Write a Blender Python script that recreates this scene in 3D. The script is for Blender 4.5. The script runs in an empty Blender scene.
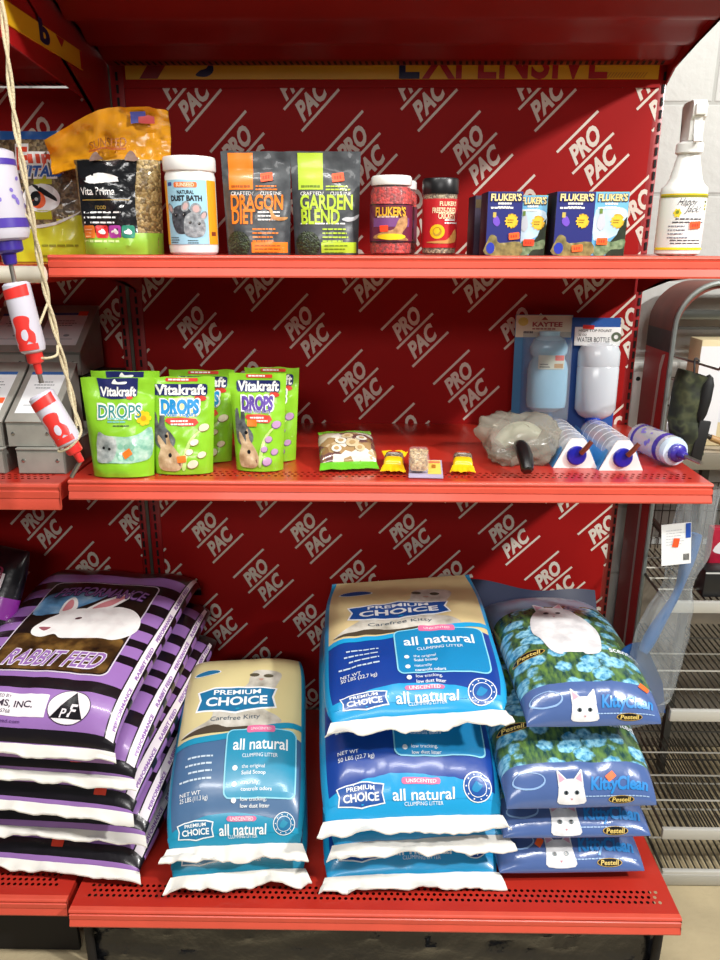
import bpy, bmesh, math, random
from mathutils import Vector as V, Matrix, noise
PI = math.pi
random.seed(7)
S = bpy.context.scene
COL = S.collection

# ---------------------------------------------------------------- materials
def lin(h):
    if isinstance(h, str):
        h = h.lstrip('#'); c = [int(h[i:i+2], 16) / 255 for i in (0, 2, 4)]
    else: c = h
    return tuple(x / 12.92 if x <= .04045 else ((x + .055) / 1.055) ** 2.4 for x in c) + (1,)
_M = {}
def new_mat(key):
    m = bpy.data.materials.new(key); m.use_nodes = True
    nt = m.node_tree; b = nt.nodes['Principled BSDF']
    return m, nt, b
def M(col, rough=.5, metal=0, coat=0, mottle=0, scale=30, bump=0, bscale=60, spec=.5, emit=0):
    key = (col, rough, metal, coat, mottle, scale, bump, bscale, spec)
    if key in _M: return _M[key]
    m, nt, b = new_mat('mat_%s_%d' % (str(col).strip('#'), len(_M)))
    b.inputs['Base Color'].default_value = lin(col)
    b.inputs['Roughness'].default_value = rough; b.inputs['Metallic'].default_value = metal
    b.inputs['Coat Weight'].default_value = coat; b.inputs['Coat Roughness'].default_value = .12
    b.inputs['Specular IOR Level'].default_value = spec
    tc = nt.nodes.new('ShaderNodeTexCoord')
    if mottle:
        n = nt.nodes.new('ShaderNodeTexNoise'); n.inputs['Scale'].default_value = scale; n.inputs['Detail'].default_value = 5
        nt.links.new(tc.outputs['Object'], n.inputs['Vector'])
        r = nt.nodes.new('ShaderNodeValToRGB'); c = lin(col)
        r.color_ramp.elements[0].position = .3; r.color_ramp.elements[1].position = .7
        r.color_ramp.elements[0].color = tuple(x * (1 - mottle) for x in c[:3]) + (1,)
        r.color_ramp.elements[1].color = tuple(min(1, x * (1 + mottle * .6)) for x in c[:3]) + (1,)
        nt.links.new(n.outputs['Fac'], r.inputs['Fac']); nt.links.new(r.outputs['Color'], b.inputs['Base Color'])
    if bump:
        n = nt.nodes.new('ShaderNodeTexNoise'); n.inputs['Scale'].default_value = bscale; n.inputs['Detail'].default_value = 3
        nt.links.new(tc.outputs['Object'], n.inputs['Vector'])
        bp = nt.nodes.new('ShaderNodeBump'); bp.inputs['Strength'].default_value = bump; bp.inputs['Distance'].default_value = .01
        nt.links.new(n.outputs['Fac'], bp.inputs['Height']); nt.links.new(bp.outputs['Normal'], b.inputs['Normal'])
    _M[key] = m
    return m
def clear(tint='#ffffff', fac=.25, rough=.15, gloss='#ffffff'):
    key = ('clear', tint, fac, rough, gloss)
    if key in _M: return _M[key]
    m, nt, b = new_mat('clear_plastic_%d' % len(_M))
    b.inputs['Base Color'].default_value = lin(gloss); b.inputs['Roughness'].default_value = rough
    t = nt.nodes.new('ShaderNodeBsdfTransparent'); t.inputs['Color'].default_value = lin(tint)
    mx = nt.nodes.new('ShaderNodeMixShader'); mx.inputs['Fac'].default_value = fac
    nt.links.new(t.outputs[0], mx.inputs[1]); nt.links.new(b.outputs[0], mx.inputs[2])
    nt.links.new(mx.outputs[0], nt.nodes['Material Output'].inputs['Surface'])
    _M[key] = m; return m
def cells(key, cols, scale, rough=.4, coat=0, coord='Object', stretch=(1, 1, 1), bump=.4, jitter=1):
    """granular printed or packed material: voronoi cells, each its own tone"""
    if key in _M: return _M[key]
    m, nt, b = new_mat(key)
    b.inputs['Roughness'].default_value = rough; b.inputs['Coat Weight'].default_value = coat
    tc = nt.nodes.new('ShaderNodeTexCoord'); mp = nt.nodes.new('ShaderNodeMapping'); mp.inputs['Scale'].default_value = stretch
    nt.links.new(tc.outputs[coord], mp.inputs['Vector'])
    v = nt.nodes.new('ShaderNodeTexVoronoi'); v.inputs['Scale'].default_value = scale; v.inputs['Randomness'].default_value = jitter
    nt.links.new(mp.outputs[0], v.inputs['Vector'])
    sep = nt.nodes.new('ShaderNodeSeparateColor'); nt.links.new(v.outputs['Color'], sep.inputs[0])
    r = nt.nodes.new('ShaderNodeValToRGB'); r.color_ramp.interpolation = 'CONSTANT'
    while len(r.color_ramp.elements) < len(cols): r.color_ramp.elements.new(.5)
    for i, c in enumerate(cols):
        r.color_ramp.elements[i].position = i / len(cols); r.color_ramp.elements[i].color = lin(c)
    nt.links.new(sep.outputs[0], r.inputs['Fac']); nt.links.new(r.outputs[0], b.inputs['Base Color'])
    if bump:
        bp = nt.nodes.new('ShaderNodeBump'); bp.inputs['Strength'].default_value = bump; bp.inputs['Distance'].default_value = .004; bp.invert = True
        nt.links.new(v.outputs['Distance'], bp.inputs['Height']); nt.links.new(bp.outputs[0], b.inputs['Normal'])
    _M[key] = m; return m
def clouds(key, stops, scale, rough=.35, coat=.3, coord='UV', detail=4, stretch=(1, 1, 1), dist=0):
    """soft printed picture ground: noise through a colour ramp"""
    if key in _M: return _M[key]
    m, nt, b = new_mat(key)
    b.inputs['Roughness'].default_value = rough; b.inputs['Coat Weight'].default_value = coat
    tc = nt.nodes.new('ShaderNodeTexCoord'); mp = nt.nodes.new('ShaderNodeMapping'); mp.inputs['Scale'].default_value = stretch
    nt.links.new(tc.outputs[coord], mp.inputs['Vector'])
    n = nt.nodes.new('ShaderNodeTexNoise'); n.inputs['Scale'].default_value = scale; n.inputs['Detail'].default_value = detail; n.inputs['Distortion'].default_value = dist
    nt.links.new(mp.outputs[0], n.inputs['Vector'])
    r = nt.nodes.new('ShaderNodeValToRGB')
    while len(r.color_ramp.elements) < len(stops): r.color_ramp.elements.new(.5)
    for i, (p, c) in enumerate(stops):
        r.color_ramp.elements[i].position = p; r.color_ramp.elements[i].color = lin(c)
    nt.links.new(n.outputs['Fac'], r.inputs['Fac']); nt.links.new(r.outputs[0], b.inputs['Base Color'])
    _M[key] = m; return m

# ---------------------------------------------------------------- 2D shapes and lettering
_T = {}
def glyphs(s, bold=0.0):
    key = (s, bold)
    if key in _T: return _T[key]
    c = bpy.data.curves.new('lettering', 'FONT'); c.body = s; c.resolution_u = 3; c.offset = bold; c.dimensions = '2D'; c.fill_mode = 'FRONT'
    o = bpy.data.objects.new('lettering', c)
    me = o.to_mesh()
    vs = [(v.co.x, v.co.y) for v in me.vertices]; fs = [tuple(p.vertices) for p in me.polygons]
    o.to_mesh_clear(); bpy.data.objects.remove(o); bpy.data.curves.remove(c)
    x0 = min(v[0] for v in vs); x1 = max(v[0] for v in vs)
    vs = [((x - x0) / .69, y / .69) for x, y in vs]
    _T[key] = (vs, fs, (x1 - x0) / .69)
    return _T[key]
def ell(cx, cy, rx, ry=None, n=24, rot=0, a0=0, a1=2 * PI):
    ry = rx if ry is None else ry; c, s = math.cos(rot), math.sin(rot); out = []
    for i in range(n if a1 - a0 > 6.28 else n + 1):
        a = a0 + (a1 - a0) * i / n; x, y = rx * math.cos(a), ry * math.sin(a)
        out.append((cx + c * x - s * y, cy + s * x + c * y))
    return out
def rrect(x0, y0, x1, y1, r=.0, n=4):
    if r <= 0: return [(x0, y0), (x1, y0), (x1, y1), (x0, y1)]
    out = []
    for cx, cy, a in ((x1 - r, y1 - r, 0), (x0 + r, y1 - r, PI / 2), (x0 + r, y0 + r, PI), (x1 - r, y0 + r, 1.5 * PI)):
        for i in range(n + 1):
            t = a + PI / 2 * i / n; out.append((cx + r * math.cos(t), cy + r * math.sin(t)))
    return out
def smooth(pts, n=4):
    """closed Catmull-Rom outline through the points"""
    out = []; k = len(pts)
    for i in range(k):
        p0, p1, p2, p3 = pts[i - 1], pts[i], pts[(i + 1) % k], pts[(i + 2) % k]
        for j in range(n):
            t = j / n
            out.append(tuple(.5 * (2 * p1[q] + (p2[q] - p0[q]) * t + (2 * p0[q] - 5 * p1[q] + 4 * p2[q] - p3[q]) * t * t + (3 * p1[q] - p0[q] - 3 * p2[q] + p3[q]) * t ** 3) for q in (0, 1)))
    return out
def path3(pts, n=6):
    out = []; pts = [V(p) for p in pts]; k = len(pts)
    for i in range(k - 1):
        p0, p1, p2, p3 = pts[max(0, i - 1)], pts[i], pts[i + 1], pts[min(k - 1, i + 2)]
        for j in range(n):
            t = j / n
            out.append(.5 * (2 * p1 + (p2 - p0) * t + (2 * p0 - 5 * p1 + 4 * p2 - p3) * t * t + (3 * p1 - p0 - 3 * p2 + p3) * t ** 3))
    out.append(pts[-1]); return out

# ---------------------------------------------------------------- mesh builder (one G becomes ONE object)
class G:
    def __init__(s):
        s.bm = bmesh.new(); s.mats = []; s.uv = s.bm.loops.layers.uv.new('UVMap')
    def mi(s, m):
        if m not in s.mats: s.mats.append(m)
        return s.mats.index(m)
    def f(s, vs, m, sm=True, uv=None):
        try: fc = s.bm.faces.new(vs)
        except ValueError: return None
        fc.material_index = s.mi(m); fc.smooth = sm
        if uv:
            for l, u in zip(fc.loops, uv): l[s.uv].uv = u
        return fc
    def quad(s, pts, m): return s.f([s.bm.verts.new(p) for p in pts], m, False)
    def box(s, c, size, m, bev=0, rot=None, seg=2):
        g = bmesh.ops.create_cube(s.bm, size=1)['verts']
        mat = Matrix.Translation(V(c)) @ (rot.to_4x4() if rot else Matrix()) @ Matrix.Diagonal((*size, 1))
        bmesh.ops.transform(s.bm, matrix=mat, verts=g)
        fs = {f for v in g for f in v.link_faces}
        for fc in fs: fc.material_index = s.mi(m); fc.smooth = True
        if bev:
            es = list({e for v in g for e in v.link_edges})
            r = bmesh.ops.bevel(s.bm, geom=es, offset=bev, segments=seg, profile=.5, affect='EDGES', clamp_overlap=True)
            for fc in r['faces']: fc.material_index = s.mi(m); fc.smooth = True
        return s
    def tube(s, pts, r, m, n=8, cap=True):
        pts = [V(p) for p in pts]; rs = r if isinstance(r, (list, tuple)) else [r] * len(pts); rings = []; up = None
        for i, p in enumerate(pts):
            t = (pts[min(i + 1, len(pts) - 1)] - pts[max(i - 1, 0)]).normalized()
            if up is None: up = t.orthogonal().normalized()
            up = (up - t * up.dot(t)).normalized(); b = t.cross(up)
            rings.append([s.bm.verts.new(p + (up * math.cos(2 * PI * k / n) + b * math.sin(2 * PI * k / n)) * rs[i]) for k in range(n)])
        for a, b in zip(rings, rings[1:]):
            for k in range(n): s.f([a[k], a[(k + 1) % n], b[(k + 1) % n], b[k]], m)
        if cap: s.f(rings[0][::-1], m, False); s.f(rings[-1], m, False)
        return s
    def lathe(s, prof, m, n=32, sx=1, sy=1, xf=None, caps=True):
        rings = []
        for p in prof:
            rings.append([s.bm.verts.new((xf or Matrix()) @ V((p[0] * math.cos(2 * PI * k / n) * sx, p[0] * math.sin(2 * PI * k / n) * sy, p[1]))) for k in range(n)])
        for i, (a, b) in enumerate(zip(rings, rings[1:])):
            mm = prof[i + 1][2] if len(prof[i + 1]) > 2 else m
            for k in range(n): s.f([a[k], a[(k + 1) % n], b[(k + 1) % n], b[k]], mm)
        if caps:
            if prof[0][0] > 1e-5: s.f(rings[0][::-1], m, False)
            if prof[-1][0] > 1e-5: s.f(rings[-1], prof[-1][2] if len(prof[-1]) > 2 else m, False)
        return s
    def prism(s, prof, x0, x1, m, axis='x', sm=False):
        """extrude a closed (a, b) outline along an axis"""
        def P(t, q): return {'x': V((t, q[0], q[1])), 'y': V((q[0], t, q[1])), 'z': V((q[0], q[1], t))}[axis]
        A = [s.bm.verts.new(P(x0, q)) for q in prof]; B = [s.bm.verts.new(P(x1, q)) for q in prof]; k = len(prof)
        for i in range(k): s.f([A[i], A[(i + 1) % k], B[(i + 1) % k], B[i]], m, sm)
        for L in (A[::-1], B):
            fc = s.f(L, m, False)
            if fc and k > 4: bmesh.ops.triangulate(s.bm, faces=[fc])
        return s
    def grid(s, fn, us, vs, m, closed=False, uv=None):
        """fn(u, v) -> point; m a material or m(u, v)"""
        R = [[s.bm.verts.new(fn(u, v)) for u in us] for v in vs]; nu = len(us)
        for j in range(len(vs) - 1):
            for i in range(nu if closed else nu - 1):
                i2 = (i + 1) % nu
                mm = m(.5 * (us[i] + us[i2 if i2 else i]), .5 * (vs[j] + vs[j + 1])) if callable(m) else m
                uvs = [uv(us[a], vs[b]) for a, b in ((i, j), (i2, j), (i2, j + 1), (i, j + 1))] if uv else None
                s.f([R[j][i], R[j][i2], R[j + 1][i2], R[j + 1][i]], mm, True, uvs)
        return s
    def mesh2(s, vs, fs, m, surf, h, step=None, clip=None):
        b = bmesh.new(); bv = [b.verts.new((x, y, 0)) for x, y in vs]
        for q in fs:
            try: b.faces.new([bv[i] for i in q])
            except ValueError: pass
        big = [f for f in b.faces if len(f.verts) > 4]
        if big: bmesh.ops.triangulate(b, faces=big)
        def cut(ax, val, outer=False, inner=False):
            no = [0, 0, 0]; no[ax] = 1; co = [0, 0, 0]; co[ax] = val
            bmesh.ops.bisect_plane(b, geom=list(b.verts) + list(b.edges) + list(b.faces), dist=1e-7, plane_co=co, plane_no=no, clear_outer=outer, clear_inner=inner)
        if clip:
            for ax in (0, 1):
                lo, hi = clip[ax * 2], clip[ax * 2 + 1]
                if lo is not None and any(v.co[ax] < lo for v in b.verts): cut(ax, lo, inner=True)
                if hi is not None and any(v.co[ax] > hi for v in b.verts): cut(ax, hi, outer=True)
        if step and b.verts:
            for ax in (0, 1):
                lo = min(v.co[ax] for v in b.verts); hi = max(v.co[ax] for v in b.verts)
                k = math.floor(lo / step) + 1
                while k * step < hi - 1e-6: cut(ax, k * step); k += 1
        vm = {v: s.bm.verts.new(surf(v.co.x, v.co.y, h)) for v in b.verts if v.link_faces}
        for fc in b.faces: s.f([vm[v] for v in fc.verts], m, True, [(v.co.x, v.co.y) for v in fc.verts])
        b.free(); return s
    def poly(s, pts, m, surf, h=.001, step=None, clip=None):
        return s.mesh2(pts, [tuple(range(len(pts)))], m, surf, h, step, clip)
    def ring(s, pts_out, pts_in, m, surf, h=.001, step=None):
        k = len(pts_out)
        return s.mesh2(pts_out + pts_in, [(i, (i + 1) % k, k + (i + 1) % k, k + i) for i in range(k)], m, surf, h, step)
    def text(s, body, cx, cy, cap, m, surf, h=.0012, w=None, rot=0, shear=0, bold=0.0, step=None, clip=None, arc=0, align='c', mat2=None):
        vs, fs, tw = glyphs(body, bold)
        sx = (w / tw) if w else cap
        W = tw * sx; c, sn = math.cos(rot), math.sin(rot); out = []
        off = {'c': W / 2, 'l': 0, 'r': W}[align]
        for x, y in vs:
            x = x * sx - off; y = y * cap - cap / 2
            x += shear * y
            if arc: y += -arc * (x / (W / 2)) ** 2
            if mat2: X, Y = mat2[0] * x + mat2[1] * y, mat2[2] * x + mat2[3] * y
            else: X, Y = c * x - sn * y, sn * x + c * y
            out.append((cx + X, cy + Y))
        return s.mesh2(out, fs, m, surf, h, step, clip)
    def lines(s, x, y, w, n, gap, th, m, surf, h=.0012, seed=0, align='l', step=None):
        """rows of small print too small to read: broken hairlines"""
        rnd = random.Random(seed + n)
        for i in range(n):
            L = w * rnd.uniform(.7, 1); a = x if align == 'l' else x + (w - L) / 2 if align == 'c' else x + w - L; e = a + L
            while a < e:
                q = min(e, a + w * rnd.uniform(.08, .2)); s.poly(rrect(a, y - i * gap, q, y - i * gap + th), m, surf, h, step); a = q + w * .025
        return s
    def build(s, name, parent=None, loc=None, rot=None, sharp=38, label=None):
        bmesh.ops.remove_doubles(s.bm, verts=[], dist=0)
        me = bpy.data.meshes.new(name); s.bm.normal_update(); s.bm.to_mesh(me); s.bm.free()
        for m in s.mats: me.materials.append(m)
        if sharp: me.set_sharp_from_angle(angle=math.radians(sharp))
        o = bpy.data.objects.new(name, me); COL.objects.link(o)
        if parent: o.parent = parent
        if loc is not None: o.location = loc
        if rot is not None: o.rotation_euler = rot
        if label: o['label'] = label
        return o
def tag(o, label, cat, group=None):
    o['label'] = label; o['category'] = cat
    if group: o['group'] = group
    return o
def thing(name, label, cat, loc=(0, 0, 0), rot=(0, 0, 0), group=None):
    o = bpy.data.objects.new(name, None); COL.objects.link(o); o.empty_display_size = .02
    o.location = loc; o.rotation_euler = rot
    return tag(o, label, cat, group)
def flat(x0, y0, z0):                       # a face looking towards -Y, origin at its lower left
    return lambda a, b, h: V((x0 + a, y0 - h, z0 + b))
def cyl(R, z0):                             # wraps round a standing cylinder, a = 0 faces -Y
    return lambda a, b, h: V(((R + h) * math.sin(a / R), -(R + h) * math.cos(a / R), z0 + b))
def lin_(a, b, n): return [a + (b - a) * i / (n - 1) for i in range(n)]
def cosn(a, b, n): return [a + (b - a) * (.5 - .5 * math.cos(PI * i / (n - 1))) for i in range(n)]
ORANGE = M('#ff5a28', .5)
def sticker(parent, surf, a, b, w=.022, hgt=.014, rot=0, h=.002, col=None, marks=True, step=.006):
    g = G(); c, s_ = math.cos(rot), math.sin(rot)
    T = lambda p: (a + c * p[0] - s_ * p[1], b + s_ * p[0] + c * p[1])
    g.poly([T(p) for p in rrect(-w / 2, -hgt / 2, w / 2, hgt / 2, .0015, 2)], col or ORANGE, surf, h, step)
    if marks:
        for i in range(3):
            g.poly([T(p) for p in rrect(-w * .32 + i * w * .22, -hgt * .2, -w * .2 + i * w * .22, hgt * .18)], M('#c9341a', .6), surf, h + .0003, step)
    return g.build('price_sticker', parent)
# ================================================================ camera, light, world
F_PX, PITCH, YAW, ROLL = 738.1, .3053, .0133, .0022
cam = bpy.data.cameras.new('camera'); camo = bpy.data.objects.new('camera', cam); COL.objects.link(camo); S.camera = camo
cam.sensor_fit = 'VERTICAL'; cam.sensor_height = 24; cam.lens = F_PX / 960 * 24; cam.clip_start = .02
L_ = V((-math.sin(YAW) * math.cos(PITCH), math.cos(YAW) * math.cos(PITCH), -math.sin(PITCH)))
R_ = V((math.cos(YAW), math.sin(YAW), 0)); D_ = L_.cross(R_)
R2 = math.cos(ROLL) * R_ - math.sin(ROLL) * D_; U2 = -(math.sin(ROLL) * R_ + math.cos(ROLL) * D_)
mw = Matrix((R2, U2, -L_)).transposed().to_4x4(); mw.translation = V((-.037, 0, 1.46)); camo.matrix_world = mw
S.view_settings.view_transform = 'Standard'; S.view_settings.look = 'None'; S.view_settings.gamma = 1
S.view_settings.use_curve_mapping = False; S.view_settings.exposure = -0.08
w = bpy.data.worlds.new('world'); S.world = w; w.use_nodes = True
w.node_tree.nodes['Background'].inputs[0].default_value = (.93, .97, 1, 1); w.node_tree.nodes['Background'].inputs[1].default_value = .075
def area(name, loc, target, sx, sy, power, col=(1, 1, 1)):
    l = bpy.data.lights.new(name, 'AREA'); l.shape = 'RECTANGLE'; l.size = sx; l.size_y = sy; l.energy = power; l.color = col
    o = bpy.data.objects.new(name, l); COL.objects.link(o); o.location = loc
    o.rotation_euler = (V(target) - V(loc)).to_track_quat('-Z', 'Y').to_euler(); return o
area('ceiling_light_at_right', (2.75, -.35, 3.25), (.6, 1.8, 1.45), .2, .2, 150, (1, .98, .95))  # ceiling fixture at right front, not door daylight; casts the diagonal shelf shadow
area('ceiling_tube', (-.75, .22, 3.15), (-.75, .45, 0), 1.25, .16, 40, (1, .98, .94))
area('ceiling_tube', (.75, .12, 3.15), (.75, .40, 0), 1.25, .16, 40, (1, .98, .94))
area('front_fill_light', (-.3, -2.7, 2.7), (-.1, 1.5, .9), 1.8, .5, 40, (1, .98, .95))  # added fill behind the camera, no window; brightens middle and lower shelves

# ================================================================ the room
def wall_mat():
    m, nt, b = new_mat('painted_block_wall'); b.inputs['Roughness'].default_value = .6
    tc = nt.nodes.new('ShaderNodeTexCoord'); mp = nt.nodes.new('ShaderNodeMapping')
    mp.inputs['Rotation'].default_value = (-PI / 2, 0, 0); mp.inputs['Location'].default_value = (.04, .039, 0)
    br = nt.nodes.new('ShaderNodeTexBrick'); br.inputs['Scale'].default_value = 1; br.inputs['Brick Width'].default_value = .406; br.inputs['Row Height'].default_value = .203
    br.inputs['Mortar Size'].default_value = .006; br.inputs['Mortar Smooth'].default_value = .6
    br.inputs['Color1'].default_value = lin('#c2c3be'); br.inputs['Color2'].default_value = lin('#bdbeb9'); br.inputs['Mortar'].default_value = lin('#a9aaa4')
    nt.links.new(tc.outputs['Object'], mp.inputs[0]); nt.links.new(mp.outputs[0], br.inputs['Vector'])
    n = nt.nodes.new('ShaderNodeTexNoise'); n.inputs['Scale'].default_value = 40; n.inputs['Detail'].default_value = 6
    nt.links.new(tc.outputs['Object'], n.inputs['Vector'])
    ad = nt.nodes.new('ShaderNodeMath'); ad.operation = 'MULTIPLY_ADD'; ad.inputs[1].default_value = -1.2
    nt.links.new(br.outputs['Fac'], ad.inputs[0]); nt.links.new(n.outputs['Fac'], ad.inputs[2])
    bp = nt.nodes.new('ShaderNodeBump'); bp.inputs['Strength'].default_value = .35; bp.inputs['Distance'].default_value = .006
    nt.links.new(ad.outputs[0], bp.inputs['Height']); nt.links.new(bp.outputs[0], b.inputs['Normal']); nt.links.new(br.outputs['Color'], b.inputs['Base Color'])
    return m
g = G(); g.box((0, 1.99, 1.6), (7, .08, 3.2), wall_mat()); o = g.build('wall_back'); o['kind'] = 'structure'
g = G(); g.box((0, .5, -.03), (7, 6, .06), M('#b3a482', .75, mottle=.22, scale=5, bump=.15, bscale=90)); o = g.build('floor'); o['kind'] = 'structure'

# ================================================================ red shelving
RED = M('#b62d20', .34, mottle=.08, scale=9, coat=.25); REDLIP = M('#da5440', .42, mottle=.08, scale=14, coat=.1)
PANEL = M('#a3100f', .62, mottle=.05, scale=3, spec=.2); REDDK = M('#a01517', .4, coat=.2); PRINT = M('#e6dccd', .55)
CREAM = M('#e6dfcc', .5); SLOT = M('#0c0708', .7); STEEL = M('#6e6a60', .45, .6, mottle=.2); GREY = M('#43423d', .5, .3)
def wbuild(g, name, parent, label=None):
    o = g.build(name, parent, label=label); o.location = -parent.location if parent.parent is None else (0, 0, 0); return o
def sheet_shelf(parent, name, x0, x1, yf, yb, z, lip=.0375, lipmat=None, redmat=None, rows=3):
    redmat = redmat or RED; g = G(); c = .0125; y = yf + .03
    def q(xa, ya, xb, yb_): g.quad([(xa, ya, z), (xb, ya, z), (xb, yb_, z), (xa, yb_, z)], redmat)
    q(x0, yf, x1, y)
    for r in range(rows):
        off = .022 + (c / 2 if r % 2 else 0); n = int((x1 - x0 - 2 * off) / c); q(x0, y, x0 + off, y + c); q(x0 + off + n * c, y, x1, y + c)
        for i in range(n):
            cx = x0 + off + (i + .5) * c; cy = y + c / 2; h = c / 2
            O = [(h, 0), (h, h), (0, h), (-h, h), (-h, 0), (-h, -h), (0, -h), (h, -h)]
            A = [g.bm.verts.new((cx + p[0], cy + p[1], z)) for p in O]
            B = [g.bm.verts.new((cx + .0037 * math.cos(PI / 4 * k), cy + .0037 * math.sin(PI / 4 * k), z)) for k in range(8)]
            for k in range(8): g.f([A[k], A[(k + 1) % 8], B[(k + 1) % 8], B[k]], redmat, False)
        y += c
    g.box(((x0 + x1) / 2, (y + yb) / 2, z - .0015), (x1 - x0, yb - y, .003), redmat)
    for xx in (x0 + .002, x1 - .002): g.box((xx, (yf + yb) / 2, z - .017), (.003, yb - yf - .006, .033), redmat)
    for k in range(3): g.box(((x0 + x1) / 2, yf + .12 + k * .13, z - .012), (x1 - x0 - .01, .03, .018), redmat, .004)
    o = wbuild(g, name, parent)
    g = G(); s = lip / .0375
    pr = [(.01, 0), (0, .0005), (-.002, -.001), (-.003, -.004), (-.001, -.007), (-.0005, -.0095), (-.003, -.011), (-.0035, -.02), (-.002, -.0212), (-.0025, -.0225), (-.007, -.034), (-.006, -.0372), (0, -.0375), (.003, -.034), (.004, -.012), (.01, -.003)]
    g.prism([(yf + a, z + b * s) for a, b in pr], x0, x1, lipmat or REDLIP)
    wbuild(g, 'price_rail', o)
    return o
def bracket(parent, x, pts, mat=None):
    g = G(); g.prism(pts, x - .002, x + .002, mat or REDDK); return wbuild(g, 'shelf_bracket', parent)
def shelf_bracket(parent, x, yf, z, mat=None):
    return bracket(parent, x, [(yf + .03, z - .006), (1.815, z - .006), (1.815, z - .085), (1.79, z - .085), (1.70, z - .06), (yf + .03, z - .03)], mat)
def upright(parent, x, wd=.03, mat=None, slots=True, z1=1.86, so=0):
    g = G(); g.box((x, 1.836, z1 / 2), (wd, .028, z1), mat or REDDK, .002)
    if slots:
        z = .22
        while z < z1 - .03:
            g.box((x + so, 1.8214, z), (.005, .004, .017), SLOT); z += .0254
    return wbuild(g, 'upright', parent)
def flatY(y): return lambda a, b, h: V((a, y - h, b))
def pro_pac(g, x0, x1, zt, y, ox=0, oz=0):
    sf = flatY(y); clip = (x0, x1, None, zt); r = PI / 4
    for j in range(-1, 12):
        z = 1.286 + oz + .1325 * (j - 7); odd = (j - 7) % 2
        for i in range(-8, 5):
            x = .052 + ox + .262 * i + (.131 if odd else 0)
            if x < x0 - .15 or x > x1 + .15 or z > zt + .12 or z < .1: continue
            for dx, dz in ((-.020, .025), (.019, -.020), (.058, -.064)):
                a, L, t = r, .060, .0028; cx, cz = x + dx, z + dz; ca, sa = math.cos(a), math.sin(a)
                g.poly([(cx + ca * p - sa * q, cz + sa * p + ca * q) for p, q in ((-L, -t), (L, -t), (L, t), (-L, t))], PRINT, sf, .0006, None, clip)
            m2 = (.66, -.42, .68, .80)
            for s_, dx, dz in (('PRO', 0, 0), ('PAC', .038, -.043)):
                g.text(s_, x + dx, z + dz, .041, PRINT, sf, .0006, w=.081, bold=.045, clip=clip, mat2=m2)
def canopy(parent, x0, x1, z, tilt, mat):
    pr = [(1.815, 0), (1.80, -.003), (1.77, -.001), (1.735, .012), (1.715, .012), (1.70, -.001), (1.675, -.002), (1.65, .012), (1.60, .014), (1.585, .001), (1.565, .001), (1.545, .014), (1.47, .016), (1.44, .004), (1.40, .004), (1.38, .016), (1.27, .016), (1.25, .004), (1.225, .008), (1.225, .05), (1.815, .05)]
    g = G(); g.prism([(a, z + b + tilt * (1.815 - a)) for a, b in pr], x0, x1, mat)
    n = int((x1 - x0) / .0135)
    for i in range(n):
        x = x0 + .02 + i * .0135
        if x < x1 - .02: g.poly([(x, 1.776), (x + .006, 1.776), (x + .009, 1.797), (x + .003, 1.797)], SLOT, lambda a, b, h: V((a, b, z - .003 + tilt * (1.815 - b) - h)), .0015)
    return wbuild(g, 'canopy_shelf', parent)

bay = thing('shelving_unit', 'red metal shelving bay holding the litter bags and small pet supplies', 'shelving', (0, 1.6, 0), group=None)
g = G(); g.box((.0045, 1.832, 1.0), (1.184, .02, 1.594), PANEL); pro_pac(g, -.587, .596, 1.797, 1.822); wbuild(g, 'back_panel', bay)
g = G(); g.box((.0045, 1.830, 1.84), (1.184, .024, .086), PANEL); wbuild(g, 'header_panel', bay)
upright(bay, -.603, .03, REDDK); upright(bay, .600, .024, REDDK, so=.006)
sheet_shelf(bay, 'shelf', -.607, .613, 1.354, 1.82, 1.446)
sheet_shelf(bay, 'shelf', -.61, .61, 1.331, 1.82, 1.0365)
canopy(bay, -.613, .613, 1.840, .115, M('#8e1a15', .42, coat=.15, mottle=.1, scale=7))  # darker than the shelf red: shade under the canopy put into its colour
for x in (-.585, .597):
    shelf_bracket(bay, x, 1.354, 1.446); shelf_bracket(bay, x, 1.331, 1.0365)
bracket(bay, .611, [(1.36, 1.90), (1.815, 1.86), (1.86, 1.86), (1.86, 1.775), (1.835, 1.795), (1.78, 1.828), (1.70, 1.848), (1.60, 1.866), (1.36, 1.885)], REDDK)
deck = sheet_shelf(bay, 'base_deck', -.633, .587, 1.142, 1.82, .194)
BLACKFILM = M('#15161a', .22, bump=.9, bscale=22, coat=.4)
g = G()
def kick(u, v):
    n = noise.noise(V((u * 9, v * 14, 3))) * .012 + noise.noise(V((u * 31, v * 25, 9))) * .005
    return V((-.615 + u * 1.185, 1.185 + n * (1 - abs(2 * v - 1) ** 3), .154 * v))
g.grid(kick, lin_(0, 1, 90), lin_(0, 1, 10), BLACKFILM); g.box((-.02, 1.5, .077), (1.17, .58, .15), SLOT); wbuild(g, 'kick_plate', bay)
for x in (-.612, .56):
    g = G(); g.lathe([(.0, 0), (.02, 0), (.02, .012), (.009, .016), (.009, .155)], SLOT, 16, xf=Matrix.Translation((x, 1.168, 0))); wbuild(g, 'levelling_foot', bay)

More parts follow.
